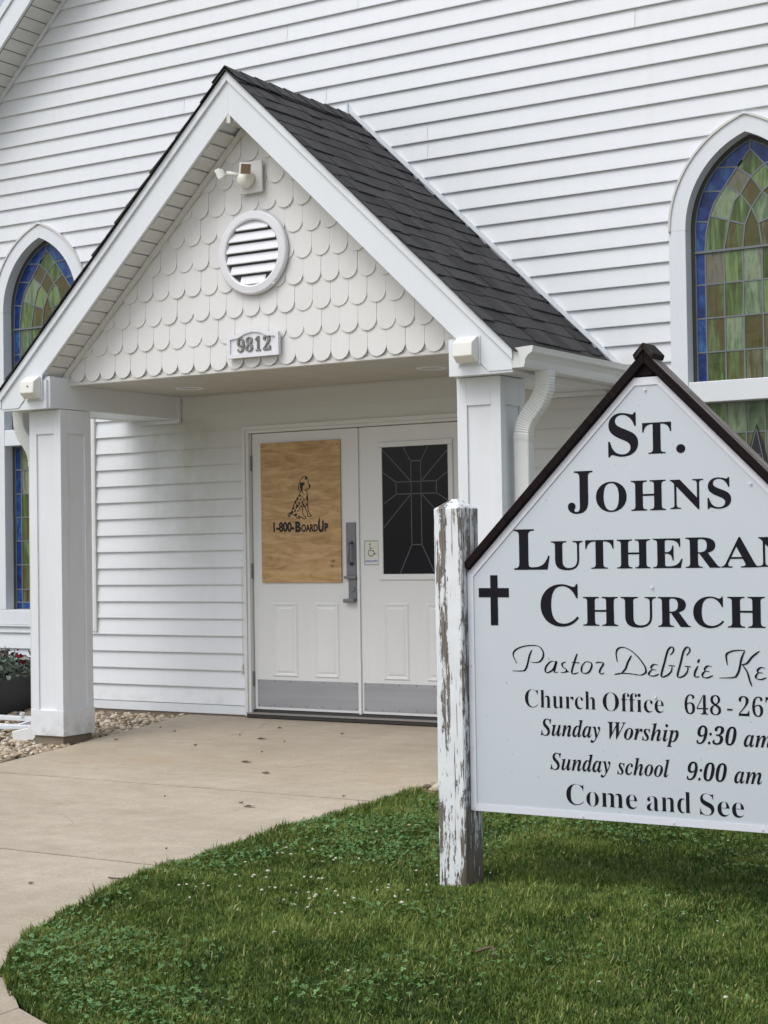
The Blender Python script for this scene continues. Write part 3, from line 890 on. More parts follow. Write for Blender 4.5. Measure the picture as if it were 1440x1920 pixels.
# leaded window in the right leaf
wf = MB()
for (x0, x1, z0, z1) in ((1.095, 1.703, 1.876, 1.914), (1.095, 1.703, .950, .990), (1.095, 1.133, .9905, 1.8755), (1.665, 1.703, .9905, 1.8755)):
    wf.box(x0, x1, YD - .012, YD - .0005, z0, z1)
WF = wf.build('window', 'door', dr_, bevel=.004)
MB().box(1.133, 1.665, YD - .004, YD - .0006, .990, 1.876).build('pane', 'doorglass', dr_)
g_ = MB()
def cl(a, b, wd=.0062): came_line(g_, a, b, wd, YD - .0068, .0026)
XM = 1.408
crs = [(1.368, 1.193), (1.368, 1.545), (1.246, 1.545), (1.246, 1.629), (1.368, 1.629), (1.368, 1.772), (1.448, 1.772), (1.448, 1.629), (1.571, 1.629), (1.571, 1.545), (1.448, 1.545), (1.448, 1.193)]
for i in range(12): cl(crs[i], crs[(i + 1) % 12])
cl((1.368, 1.545), (1.448, 1.545)); cl((1.368, 1.629), (1.448, 1.629)); cl((1.368, 1.545), (1.368, 1.629)); cl((1.448, 1.545), (1.448, 1.629))
for a_, b_ in (((1.368, 1.772), (1.305, 1.874)), ((1.448, 1.772), (1.511, 1.874)), ((1.368, 1.629), (1.135, 1.862)), ((1.448, 1.629), (1.664, 1.84)),
               ((1.246, 1.629), (1.135, 1.701)), ((1.571, 1.629), (1.664, 1.69)), ((1.246, 1.545), (1.135, 1.475)), ((1.571, 1.545), (1.664, 1.49)),
               ((1.368, 1.545), (1.135, 1.310)), ((1.448, 1.545), (1.664, 1.33)), ((1.368, 1.193), (1.268, .992)), ((1.448, 1.193), (1.55, .992))):
    cl(a_, b_)
g_.build('came_network', 'came', dr_, kind='stuff')
# pull handle and lock on the left leaf
hd = MB().box(.822, .905, YD - .008, YD - .0005, .978, 1.357).build('handle_plate', 'steel', dl, bevel=.003)
MB().tube([(.872, YD - .012, 1.215), (.866, YD - .045, 1.205), (.866, YD - .050, 1.15), (.866, YD - .050, 1.12), (.866, YD - .045, 1.075), (.872, YD - .012, 1.060)], .011, 8, up=(1, 0, 0)).build('pull_handle', 'steel', hd, smooth=True)
MB().box(.812, .912, YD - .030, YD - .0085, .958, .979).build('latch_guard', 'steel', hd, bevel=.003)
lk = MB().box(.838, .907, YD - .009, YD - .0005, .800, .957).build('lock_plate', 'steel', dl, bevel=.003)
MB().disc_y(.872, .888, .022, YD - .016, YD - .0092, 20).build('lock_cylinder', 'steel', lk, bevel=.002)
MB().box(.812, .902, YD - .045, YD - .0095, .790, .818).build('thumb_lever', 'steel', lk, bevel=.004)

# ------------------------------------------------------------------ porch
def dx(sg, d): return XC + sg * d
# roof deck slab, rake boards, box returns, beams, ceilings
deck = MB()
for sg in (-1, 1):
    deck.prism_xz([(XC, 3.975), (dx(sg, 1.845), 3.975 - PS * 1.845), (dx(sg, 1.995), 2.20), (dx(sg, 1.995), 4.222 - PS * 1.995), (XC, 4.222)], -1.405, -.001)
porch_roof = deck.build('porch_roof', 'trim', church)
for sg in (-1, 1):
    MB().prism_xz([(XC, 4.165), (dx(sg, 2.01), 4.165 - PS * 2.01), (dx(sg, 2.01), 2.178), (dx(sg, 1.855), 2.178), (XC, 3.953)], -1.430, -1.406).build('rake_board', 'trim', church, bevel=.002)
    MB().prism_xz([(XC, 4.226), (dx(sg, 2.018), 4.226 - PS * 2.018), (dx(sg, 2.018), 4.166 - PS * 2.018), (XC, 4.166)], -1.446, -1.4065).build('rake_trim', 'trim', church, bevel=.002)
    MB().prism_xz([(dx(sg, 1.595), 2.165), (dx(sg, 2.008), 2.165), (dx(sg, 2.008), 2.19), (dx(sg, 1.838), 2.19), (dx(sg, 1.66), 2.362), (dx(sg, 1.595), 2.362)], -1.424, -1.4055).build('box_return', 'trim', church)
    a, b_ = sorted((dx(sg, 1.578), dx(sg, 1.885)))
    MB().box(a, b_, -1.405, -.0, 2.168, 2.385).build('beam', 'trim', church, bevel=.003)
    a, b_ = sorted((dx(sg, 1.886), dx(sg, 2.008)))
    MB().box(a, b_, -1.404, -.0, 2.168, 2.188).build('eave_soffit', 'soffit', church)
    MB().box(min(dx(sg, 1.997), dx(sg, 2.012)), max(dx(sg, 1.997), dx(sg, 2.012)), -1.404, 0, 2.189, 2.30).build('eave_fascia', 'trim', church)
    # wall trims round the beam
    a, b_ = sorted((dx(sg, 1.553), dx(sg, 1.577)))
    MB().box(a, b_, -.043, -.0215, 2.167, 2.332).build('beam_trim', 'trim', church)
    a, b_ = sorted((dx(sg, 1.553), dx(sg, 1.95)))
    MB().box(a, b_, -.043, -.0215, 2.138, 2.1665).build('beam_trim', 'trim', church)
    # flashing between roof and siding
    MB().prism_xz([(XC, 4.30), (dx(sg, 2.05), 4.30 - PS * 2.05), (dx(sg, 2.05), 4.262 - PS * 2.05), (XC, 4.262)], -.036, -.0185).build('flashing', 'trim', church)
MB().prism_xz([(XC - .010, 4.24), (XC + .010, 4.24), (XC + .002, 4.325), (XC - .002, 4.325)], -.045, -.02).build('flashing_tip', 'trim', church)
# sloped soffit panels of the rake overhang
for sg in (-1, 1):
    a = math.atan(PS)
    tvec = Vector((sg * math.cos(a), 0, -math.sin(a))); nrm = Vector((-sg * math.sin(a), 0, -math.cos(a)))
    pts = []
    P0 = tvec * .002; P1 = tvec * .0995
    for yy in (-1.404, -1.214):
        for P_ in (P0 + nrm * .002, P0 + nrm * .009 + tvec * .004, P1 + nrm * .009 - tvec * .004, P1 + nrm * .002):
            pts.append((P_.x, yy, P_.z))
    pme = MB().add(pts, [(0, 1, 2, 3), (7, 6, 5, 4), (0, 4, 5, 1), (1, 5, 6, 2), (2, 6, 7, 3)]).mesh('soffit_panel', 'soffit')
    for k in range(1, 24):
        o = link('soffit_panel', pme, church); o.location = Vector((XC, 0, 3.958)) + tvec * (.03 + k * .102)
    MB().prism_xz([(XC, 3.940), (dx(sg, 1.66), 3.940 - PS * 1.66), (dx(sg, 1.66), 3.898 - PS * 1.66), (XC, 3.898)], -1.245, -1.222).build('soffit_trim', 'soffit', church)
MB().box(XC - .014, XC + .014, -1.428, -1.405, 3.895, 3.972).prism_xz([(XC - .06, 3.905), (XC + .06, 3.905), (XC + .01, 3.95), (XC - .01, 3.95)], -1.404, -1.25).build('ridge_soffit_trim', 'soffit', church)
# gable wall and scalloped shingles
gable = MB().prism_xz([(XC - 1.68, 2.333), (XC + 1.68, 2.333), (XC, 3.955)], -1.205, -1.17).build('gable', 'scallop', church)
MB().box(XC - 1.577, XC + 1.577, -1.214, -1.2055, 2.3335, 2.352).build('gable_trim', 'soffit', gable)
def clip(poly, a, b, c):
    """keep a*x + b*z <= c"""
    out = []
    for i in range(len(poly)):
        p, q = poly[i], poly[(i + 1) % len(poly)]
        dp, dq = a * p[0] + b * p[1] - c, a * q[0] + b * q[1] - c
        if dp <= 0: out.append(p)
        if dp * dq < 0:
            t = dp / (dp - dq); out.append((p[0] + t * (q[0] - p[0]), p[1] + t * (q[1] - p[1])))
    return out
SW, SH = .1365, .168
rs = random.Random(21)
row_z = [2.350, 2.517, 2.684, 2.852, 3.018, 3.188, 3.357, 3.525, 3.690, 3.858]
for r, zb in enumerate(row_z):
    off = -.505 + (SW / 2 if r % 2 else 0)
    for k in range(-14, 30):
        cx = off + SW * (k + .5)
        jz = rs.uniform(-.003, .003)
        hw = SW / 2 - .0009
        pts = [(cx + hw * math.cos(t), zb + jz + hw + hw * math.sin(t)) for t in [math.pi + math.pi * i / 14 for i in range(15)]]
        pts = pts + [(cx + hw, zb + SH + SW / 2 + .01), (cx - hw, zb + SH + SW / 2 + .01)]
        for sg in (-1, 1): pts = clip(pts, PS * sg, 1, 3.925 + PS * sg * XC) if pts else pts
        if len(pts) < 3: continue
        area = abs(sum(pts[i][0] * pts[(i + 1) % len(pts)][1] - pts[(i + 1) % len(pts)][0] * pts[i][1] for i in range(len(pts)))) / 2
        if area < 4e-4: continue
        # tilt: butt stands proud of the course below
        n_ = len(pts)
        asum = sum(pts[i][0] * pts[(i + 1) % n_][1] - pts[(i + 1) % n_][0] * pts[i][1] for i in range(n_))
        if asum < 0: pts = pts[::-1]
        th_ = rs.uniform(-.0015, .0015)
        def yf(z): return -1.2235 - th_ + .0125 * (z - zb) / (SH + SW / 2)
        v = [(p[0], yf(p[1]), p[1]) for p in pts] + [(p[0], yf(p[1]) + .0095, p[1]) for p in pts]
        f = [tuple(range(n_))] + [(i, i + n_, (i + 1) % n_ + n_, (i + 1) % n_) for i in range(n_)]
        MB().add(v, f).build('scalloped_shingle', 'scallop', gable)
# ceiling: vinyl strips
ceil_mesh = MB().box(.002, .301, -1.169, -.041, 0, .012).mesh('ceiling_panel', 'ceiling')
x = XC - 1.577
while x < XC + 1.577 - .05:
    o = link('ceiling_panel', ceil_mesh, church); o.location = (x, 0, 2.338)
    x += .3028
    if x + .303 > XC + 1.577: break
MB().box(x, XC + 1.577, -1.169, -.041, 2.338, 2.35).build('ceiling_panel', 'ceiling', church)
MB().box(XC - 1.577, XC + 1.577, -1.204, -.0, 2.352, 2.384).build('ceiling_backing', 'ceiling', church)
MB().box(XC - 1.577, XC + 1.577, -.040, -.018, 2.333, 2.351).build('ceiling_trim', 'ceiling', church)
for cx, cy in ((-.165, -.50), (1.86, -.52)):
    n_ = 28; rg = MB(); v = []; f = []
    for k in range(n_):
        a = 2 * math.pi * k / n_; c_, s_ = math.cos(a), math.sin(a)
        v += [(cx + .105 * c_, cy + .105 * s_, 2.3375), (cx + .100 * c_, cy + .100 * s_, 2.3335), (cx + .080 * c_, cy + .080 * s_, 2.3335), (cx + .070 * c_, cy + .070 * s_, 2.3365)]
    for k in range(n_):
        o = 4 * k; q = 4 * ((k + 1) % n_)
        f += [(o, q, q + 1, o + 1), (o + 1, q + 1, q + 2, o + 2), (o + 2, q + 2, q + 3, o + 3)]
    rg.add(v, f); R_ = rg.build('recessed_light', 'trim', church)
    MB().add([(cx + .071 * math.cos(2 * math.pi * k / 20), cy + .071 * math.sin(2 * math.pi * k / 20), 2.3362) for k in range(20)], [tuple(range(19, -1, -1))]).build('lens', 'ceiling', R_)

# roof shingles: laminated tabs of uneven width
rs = random.Random(5)
ROWS = 20
for sg in (-1, 1):
    a = math.atan(PS); L_ = 2.045 / math.cos(a); ex = L_ / ROWS
    t = Vector((sg * math.cos(a), 0, -math.sin(a))); nr = Vector((sg * math.sin(a), 0, math.cos(a)))
    base = Vector((XC, 0, 4.230))
    for r in range(ROWS):
        d1 = (r + 1) * ex; d0 = max(r * ex - .075, 0)
        y = -1.458 - rs.uniform(0, .010)
        first = True
        while y < -.02:
            w_ = rs.uniform(.10, .24) if sg > 0 else rs.uniform(.2, .36)
            if first: w_ *= rs.uniform(.4, 1.)
            y2 = min(y + w_, -.006)
            if -.006 - y2 < .06: y2 = -.006
            lift = rs.choice([.0, .0065])
            tb = .010 + lift; tt = .0035
            dd = d1 + rs.uniform(-.006, .006) - (.0 if lift else rs.choice([.008, .016, .026]))
            P_ = lambda dist, h, yy: tuple(base + t * dist + nr * h + Vector((0, yy, 0)))
            v = [P_(d0, tt, y), P_(d0, tt, y2), P_(dd, tb, y2), P_(dd, tb, y), P_(d0, .0, y), P_(d0, .0, y2), P_(dd, .0015, y2), P_(dd, .0015, y)]
            f = [(0, 1, 2, 3), (3, 2, 6, 7), (0, 3, 7, 4), (1, 5, 6, 2), (0, 4, 5, 1)]
            if sg < 0: f = [q[::-1] for q in f]
            MB().add(v, f).build('roof_shingle', 'shingle', porch_roof)
            y = y2 + .001; first = False
for k in range(9):
    y0 = -1.462 + k * .162
    v = []
    for yy, h in ((y0, .024), (min(y0 + .19, -.008), .014)):
        for d in (-.105, 0, .105):
            v.append((XC + d, yy, 4.234 + h + .002 - abs(d) * PS * .93))
    v2 = [(p[0], p[1], p[2] - .007) for p in v]
    MB().add(v + v2, [(0, 1, 4, 3), (1, 2, 5, 4), (0, 6, 7, 1), (1, 7, 8, 2), (0, 3, 9, 6), (2, 8, 11, 5)]).build('ridge_shingle', 'shingle', porch_roof)

# gutters (ogee) and downspouts
for sg in (-1, 1):
    prof = [(2.0135, 2.300), (2.0135, 2.187), (2.085, 2.187), (2.093, 2.205), (2.097, 2.235), (2.116, 2.258), (2.140, 2.272), (2.147, 2.300), (2.150, 2.305), (2.135, 2.307), (2.128, 2.300),
            (2.110, 2.268), (2.090, 2.245), (2.080, 2.195), (2.020, 2.195), (2.020, 2.300)]
    gt = MB()
    n_ = len(prof)
    v = [(dx(sg, p[0]), yy, p[1]) for yy in (-1.430, -.019) for p in prof]
    f = [(i, (i + 1) % n_, (i + 1) % n_ + n_, i + n_) for i in range(n_)]
    if sg < 0: f = [q[::-1] for q in f]
    gt.add(v, f)
    GU = gt.build('gutter', 'gutter', church)
    MB().prism_xz([(dx(sg, p[0]), p[1]) for p in prof[:10]], -1.4335, -1.4302).build('end_cap', 'gutter', GU)
    # flexible elbow with crimps
    path = []; sca = []
    ctr = [(2.085, 2.187), (2.085, 2.13), (2.075, 2.07), (2.045, 2.01), (2.00, 1.955), (1.965, 1.905), (1.945, 1.85), (1.938, 1.79)]
    def cr(t):
        i = min(int(t), len(ctr) - 2); u = t - i
        p0 = ctr[max(i - 1, 0)]; p1 = ctr[i]; p2 = ctr[i + 1]; p3 = ctr[min(i + 2, len(ctr) - 1)]
        return tuple(.5 * ((2 * p1[k]) + (-p0[k] + p2[k]) * u + (2 * p0[k] - 5 * p1[k] + 4 * p2[k] - p3[k]) * u * u + (-p0[k] + 3 * p1[k] - 3 * p2[k] + p3[k]) * u ** 3) for k in (0, 1))
    steps = 58
    for i in range(steps + 1):
        p = cr((len(ctr) - 1) * i / steps)
        path.append((dx(sg, p[0]), -1.165, p[1])); sca.append(1.0 if (i % 2 or i < 6 or i > 52) else .93)
    pr = [(-.052, -.036), (.052, -.036), (.052, .036), (-.052, .036)]
    pr = [(-.046, -.038), (.046, -.038), (.052, -.032), (.052, .032), (.046, .038), (-.046, .038), (-.052, .032), (-.052, -.032)]
    ds = MB().sweep(path, pr, scales=sca, up=(0, 1, 0)).build('downspout', 'gutter', church)
    xs_ = dx(sg, 1.938)
    ctrz = zgf(-1.2) + .10
    d2 = MB()
    d2.sweep([(xs_, -1.165, 1.800), (xs_, -1.165, 1.70), (xs_, -1.165, .9), (xs_, -1.165, ctrz)], [(q[0] * .94, q[1] * .94) for q in pr])
    d2.build('downspout_pipe', 'gutter', ds)
    MB().sweep([(xs_, -1.165, ctrz + .02), (xs_ + sg * .012, -1.165, ctrz - .03), (xs_ + sg * .06, -1.17, ctrz - .07), (xs_ + sg * .20, -1.19, ctrz - .10)], pr).build('downspout_shoe', 'gutter', ds)

# pillars
for sg in (-1, 1):
    xi, xo = dx(sg, 1.575), dx(sg, 1.867)
    x0, x1 = min(xi, xo), max(xi, xo)
    y0, y1 = -1.310, -1.000
    P = MB().box(x0 + .012, x1 - .012, y0 + .012, y1 - .012, -.09, 2.166).build('pillar', 'pillar', church, label='square white panelled porch pillar')
    wd = .066
    st = [(x0, x0 + wd, y0, y0 + .0115), (x1 - wd, x1, y0, y0 + .0115), (x0, x0 + wd, y1 - .0115, y1), (x1 - wd, x1, y1 - .0115, y1)]
    for (a, b_, c, d) in st: MB().box(a, b_, c, d, .086, 2.164).build('corner_board', 'pillar', P, bevel=.002)
    for (a, b_) in ((x0, x0 + .0115), (x1 - .0115, x1)):
        MB().box(a, b_, y0 + .0118, y0 + wd, .086, 2.164).build('corner_board', 'pillar', P, bevel=.002)
        MB().box(a, b_, y1 - wd, y1 - .0118, .086, 2.164).build('corner_board', 'pillar', P, bevel=.002)
        MB().box(a + .0004, b_ - .0004, y0 + wd + .0005, y1 - wd - .0005, 2.000, 2.163).build('top_board', 'pillar', P)
    for (c, d) in ((y0, y0 + .0115), (y1 - .0115, y1)):
        MB().box(x0 + wd + .0005, x1 - wd - .0005, c + .0004, d - .0004, 2.000, 2.163).build('top_board', 'pillar', P)
    MB().box(x0 - .006, x1 + .006, y0 - .006, y1 + .006, -.092, .0855).build('plinth', 'pillar', P, bevel=.003)
    MB().box(x0 + .015, x1 - .015, y0 + .012, y1 - .012, -.26, -.0925).build('footing', 'footing', P)

# ------------------------------------------------------------------ fittings on the porch (things of their own)
# louvred round vent belongs to the gable
VC = (.963, 3.086)
vt = MB(); n_ = 48; v = []; f = []
ring = [(.272, -1.228), (.270, -1.252), (.262, -1.258), (.222, -1.262), (.212, -1.258), (.208, -1.205)]
for k in range(n_):
    a = 2 * math.pi * k / n_
    for r, y in ring: v.append((VC[0] + r * math.cos(a), y, VC[1] + r * math.sin(a)))
m_ = len(ring)
for k in range(n_):
    for j in range(m_ - 1):
        o = k * m_ + j; q = ((k + 1) % n_) * m_ + j
        f.append((o, q, q + 1, o + 1))
vt.add(v, f)
VT = vt.build('round_vent', 'vent', church, smooth=False)
MB().disc_y(VC[0], VC[1], .21, -1.2335, -1.2300, 32).build('insect_screen', 'darkvoid', VT)
for i in range(6):
    zc_ = VC[1] + .178 - i * .071
    hw = math.sqrt(max(.212 ** 2 - (zc_ - .01 - VC[1]) ** 2, 0)) - .002
    if hw < .03: continue
    MB().add([(VC[0] - hw, -1.236, zc_ + .030), (VC[0] + hw, -1.236, zc_ + .030), (VC[0] + hw, -1.256, zc_ - .024), (VC[0] - hw, -1.256, zc_ - .024),
              (VC[0] - hw, -1.2355, zc_ + .022), (VC[0] + hw, -1.2355, zc_ + .022), (VC[0] + hw, -1.250, zc_ - .029), (VC[0] - hw, -1.250, zc_ - .029)],
             [(0, 3, 2, 1), (3, 7, 6, 2), (4, 5, 6, 7), (0, 1, 5, 4)]).build('louvre', 'vent', VT)
MB().disc_y(VC[0] + .17, VC[1] - .213, .007, -1.256, -1.250, 10).build('fixing', 'vent', VT)

# ------------------------------------------------------------------ lettering
def bold(s): return ''.join(chr(0x1D400 + ord(c) - 65) if c.isupper() else chr(0x1D41A + ord(c) - 97) if c.islower() else chr(0x1D7CE + ord(c) - 48) if c.isdigit() else c for c in s)
def bital(s): return ''.join(chr(0x1D468 + ord(c) - 65) if c.isupper() else chr(0x1D482 + ord(c) - 97) if c.islower() else chr(0x1D7CE + ord(c) - 48) if c.isdigit() else c for c in s)
def raw_text(body, offset=0., shear=0., res=6, depth=0.):
    c = bpy.data.curves.new('lettering', 'FONT'); c.body = body; c.offset = offset; c.shear = shear; c.resolution_u = res; c.extrude = depth
    o = bpy.data.objects.new('lettering_source', c); COL.objects.link(o)
    dg = bpy.context.evaluated_depsgraph_get()
    me = bpy.data.meshes.new_from_object(o.evaluated_get(dg))
    bpy.data.objects.remove(o); bpy.data.curves.remove(c)
    co = np.empty(len(me.vertices) * 3, np.float32); me.vertices.foreach_get('co', co)
    return me, co.reshape(-1, 3)
def text_box(body, box, y, mat, parent, name='lettering', offset=0., cap=None, base=None, depth=0., shear=0.):
    """fit text to x0,x1 and either to z0,z1 (box) or to a baseline with a given height per unit"""
    me, co = raw_text(body, offset, shear, depth=depth)
    x0, x1, z0, z1 = box
    mn, mx_ = co.min(0), co.max(0)
    X = x0 + (co[:, 0] - mn[0]) / (mx_[0] - mn[0]) * (x1 - x0)
    if cap: Z = z0 + co[:, 1] * cap
    else: Z = z0 + (co[:, 1] - mn[1]) / (mx_[1] - mn[1]) * (z1 - z0)
    Y = np.full_like(X, y) - co[:, 2]
    me.vertices.foreach_set('co', np.column_stack([X, Y, Z]).astype(np.float32).ravel())
    me.update()
    me.materials.clear(); me.materials.append(M[mat])
    return link(name, me, parent)

# house number plaque
pq = thing('number_plaque', 'white arched plaque with grey numerals 9812 at the foot of the porch gable', 'plaque')
PX = .963
top = [(PX - .205, 2.560), (PX - .13, 2.566), (PX - .07, 2.590), (PX, 2.600), (PX + .07, 2.590), (PX + .13, 2.566), (PX + .205, 2.560)]
b0 = MB().prism_xz([(PX - .205, 2.412), (PX + .205, 2.412)] + top[::-1], -1.252, -1.234).build('board', 'plaque', pq, bevel=.002)
rim = MB()
inner = [(p[0] * .88 + PX * .12, p[1] - .026) for p in top]
v = []; f = []
outl = [(PX - .205, 2.412), (PX + .205, 2.412)] + top[::-1]; inl = [(PX - .181, 2.438), (PX + .181, 2.438)] + inner[::-1]
n_ = len(outl)
for p, q in zip(outl, inl): v += [(p[0], -1.2625, p[1]), (q[0], -1.2625, q[1]), (q[0], -1.2525, q[1]), (p[0], -1.2525, p[1])]
for i in range(n_):
    o = 4 * i; q = 4 * ((i + 1) % n_); f += [(o, q, q + 1, o + 1), (o + 1, q + 1, q + 2, o + 2), (o, o + 3, q + 3, q)]
rim.add(v, f).build('rim', 'plaque', pq)
for ch, x0 in zip('9812', (.838, .906, .982, 1.046)):
    w_ = .058 if ch != '1' else .044
    text_box(bold(ch), (x0, x0 + w_, 2.447, 2.543), -1.257, 'digit', pq, 'numeral', offset=.004, depth=.08 / 16)
at_base(pq, (PX, -1.25, 2.41))

# floodlight
fl = thing('flood_light', 'cream twin head floodlight on a square plate near the porch gable peak', 'floodlight')
MB().box(.868, 1.052, -1.256, -1.238, 3.470, 3.675).build('back_plate', 'scallop', fl, bevel=.004)
def ball(cx, cy, cz, r, ny=.8, seg=16, rings=10):
    mb = MB(); v = []; f = []
    for j in range(rings + 1):
        ph = math.pi * j / rings
        for i in range(seg):
            a = 2 * math.pi * i / seg
            v.append((cx + r * math.sin(ph) * math.cos(a), cy + r * ny * math.cos(ph), cz + r * math.sin(ph) * math.sin(a)))
    for j in range(rings):
        for i in range(seg): f.append((j * seg + i, j * seg + (i + 1) % seg, (j + 1) * seg + (i + 1) % seg, (j + 1) * seg + i))
    return mb.add(v, f)
ball(.945, -1.285, 3.560, .062, .8).build('sensor_body', 'flood', fl, smooth=True)
MB().tube([(.968, -1.30, 3.60), (1.0, -1.345, 3.625)], .014, 8, up=(0, 0, 1)).tube([(.92, -1.31, 3.58), (.84, -1.345, 3.60)], .014, 8, up=(0, 0, 1)).build('arm', 'flood', fl, smooth=True)
def head(c, d, s_, name='lamp_head'):
    d = Vector(d).normalized(); c = Vector(c)
    r1 = d.cross(Vector((0, 0, 1))).normalized(); u1 = r1.cross(d).normalized()
    v = []
    for t_, k in ((-.040, .55), (-.012, 1.0), (.030, 1.0)):
        for a, b_ in ((-1, -1), (1, -1), (1, 1), (-1, 1)):
            v.append(tuple(c + d * t_ * s_ / .04 * .9 + r1 * a * k * s_ + u1 * b_ * k * s_))
    f = [(3, 2, 1, 0)] + [(4 * j + i, 4 * j + (i + 1) % 4, 4 * j + 4 + (i + 1) % 4, 4 * j + 4 + i) for j in range(2) for i in range(4)] + [(8, 9, 10, 11)]
    o = MB().add(v, f).build(name, 'flood', fl, bevel=.004)
    e = c + d * (.0305 * s_ / .04 * .9)
    lv = [tuple(e + d * .001 + r1 * a * s_ * .88 + u1 * b_ * s_ * .88) for a, b_ in ((-1, -1), (1, -1), (1, 1), (-1, 1))]
    MB().add(lv, [(0, 1, 2, 3)]).build('lens', 'lens', o)
head((1.000, -1.365, 3.605), (.70, -.62, -.34), .035)
head((.80, -1.36, 3.592), (-.85, -.35, -.40), .034)
at_base(fl, (.96, -1.245, 3.47))

# small square lamps on the box returns
for sg, lab in ((-1, 'small white sensor box on the left end of the porch fascia above the left pillar'), (1, 'small white sensor box on the right end of the porch fascia beside the gutter')):
    cx = dx(sg, 1.70) + .005
    if sg < 0: cx = -.780
    if sg > 0: cx = 2.648
    t_ = thing('wall_sensor', lab, 'sensor', 'sensor boxes on the porch fascia')
    w_ = .068
    prof = [(-1.436, 2.385), (-1.449, 2.387), (-1.505, 2.350), (-1.512, 2.270), (-1.468, 2.235), (-1.436, 2.235)]
    v = [(cx + s_ * (w_ if k in (0, 1, 5) else w_ * .93), p[0], p[1]) for s_ in (-1, 1) for k, p in enumerate(prof)]
    n_ = 6
    f = [tuple(range(n_)), tuple(range(2 * n_ - 1, n_ - 1, -1))] + [(i, i + n_, (i + 1) % n_ + n_, (i + 1) % n_) for i in range(n_)]
    f = [q[::-1] for q in f]
    MB().add(v, f).build('housing', 'flood', t_, bevel=.006)
    MB().box(cx - .078, cx + .078, -1.4355, -1.4312, 2.225, 2.392).build('mounting_plate', 'trim', t_)
    if sg < 0: MB().disc_y(cx + .012, 2.315, .006, -1.5125, -1.505, 10).build('sensor_eye', 'screw', t_)
    at_base(t_, (cx, -1.436, 2.235))

# plywood board over the broken window
bp = thing('plywood_board', 'tan plywood sheet screwed over the window of the left door', 'plywood')
YB = YD - .0145
MB().box(.086, .784, YB, YD - .0015, .934, 1.951).build('sheet', 'plywood', bp, bevel=.0015)
YI = YB - .0012
BU = [('1-800-', .195, .383, 1.300, 1.373), ('B', .390, .440, 1.296, 1.375), ('OARD', .443, .587, 1.297, 1.353), ('U', .590, .640, 1.293, 1.376), ('P', .645, .678, 1.297, 1.358)]
for tx, x0, x1, z0, z1 in BU: text_box(tx, (x0, x1, z0, z1), YI, 'stencil', bp, offset=.045 if len(tx) > 3 else .055)
MB().prism_xz([(.597, 1.372), (.605, 1.372), (.607, 1.385), (.601, 1.400), (.596, 1.385)], YI, YI + .0006).build('flame_mark', 'stencil', bp)
DOG = [(0.482,1.699),(0.461,1.69),(0.442,1.672),(0.428,1.65),(0.423,1.625),(0.425,1.6),(0.441,1.59),(0.427,1.564),(0.408,1.538),(0.389,1.511),(0.372,1.479),(0.362,1.453),(0.364,1.441),(0.338,1.438),(0.326,1.425),(0.331,1.413),(0.347,1.411),(0.34,1.417),(0.338,1.425),(0.354,1.428),(0.373,1.424),(0.401,1.408),(0.405,1.398),(0.431,1.396),(0.436,1.407),(0.454,1.403),(0.461,1.391),(0.477,1.391),(0.484,1.402),(0.466,1.416),(0.457,1.433),(0.455,1.464),(0.46,1.483),(0.472,1.482),(0.485,1.459),(0.499,1.432),(0.503,1.409),(0.528,1.407),(0.533,1.416),(0.517,1.428),(0.506,1.453),(0.5,1.491),(0.505,1.529),(0.503,1.552),(0.497,1.584),(0.495,1.603),(0.511,1.607),(0.523,1.616),(0.527,1.629),(0.516,1.639),(0.507,1.653),(0.51,1.671),(0.498,1.693)]
SPOTS = [(0.489,1.682,.008,.010),(0.52,1.629,.007,.009),(0.451,1.601,.009,.012),(0.483,1.598,.005,.006),(0.459,1.58,.004,.006),(0.437,1.558,.008,.007),(0.415,1.537,.006,.012),(0.44,1.533,.007,.006),(0.457,1.546,.005,.006),(0.47,1.53,.005,.009),(0.496,1.539,.006,.016),(0.396,1.515,.007,.012),(0.428,1.504,.006,.010),(0.456,1.508,.006,.010),(0.465,1.494,.008,.007),(0.493,1.495,.007,.008),(0.411,1.488,.010,.010),(0.444,1.483,.008,.006),(0.402,1.475,.007,.007),(0.377,1.471,.006,.011),(0.391,1.453,.007,.009),(0.416,1.452,.005,.007),(0.366,1.443,.010,.010),(0.479,1.48,.006,.007),(0.432,1.464,.004,.008),(0.396,1.423,.012,.008),(0.424,1.409,.009,.006),(0.456,1.643,.022,.012),(0.448,1.625,.012,.018),(0.355,1.436,.012,.006)]
dg_ = MB()
for i in range(len(DOG)):
    came_line(dg_, DOG[i], DOG[(i + 1) % len(DOG)], .0052, YI - .0004, .0008)
for k, (a, b_, c, d) in enumerate(SPOTS):
    dg_.prism_xz([(a + c * 1.05 * math.cos(t), b_ + d * 1.05 * math.sin(t)) for t in [2 * math.pi * j / 10 for j in range(10)]], YI - .0003 - .00002 * k, YI + .0006)
dg_.build('dog_emblem', 'stencil', bp)
for (a, b_) in ((.11, .965), (.76, .965), (.11, 1.92), (.76, 1.92), (.11, 1.44), (.76, 1.44)):
    MB().disc_y(a, b_, .005, YB - .001, YB + .001, 8).build('screw', 'screw', bp)
at_base(bp, (.435, YB, .934))

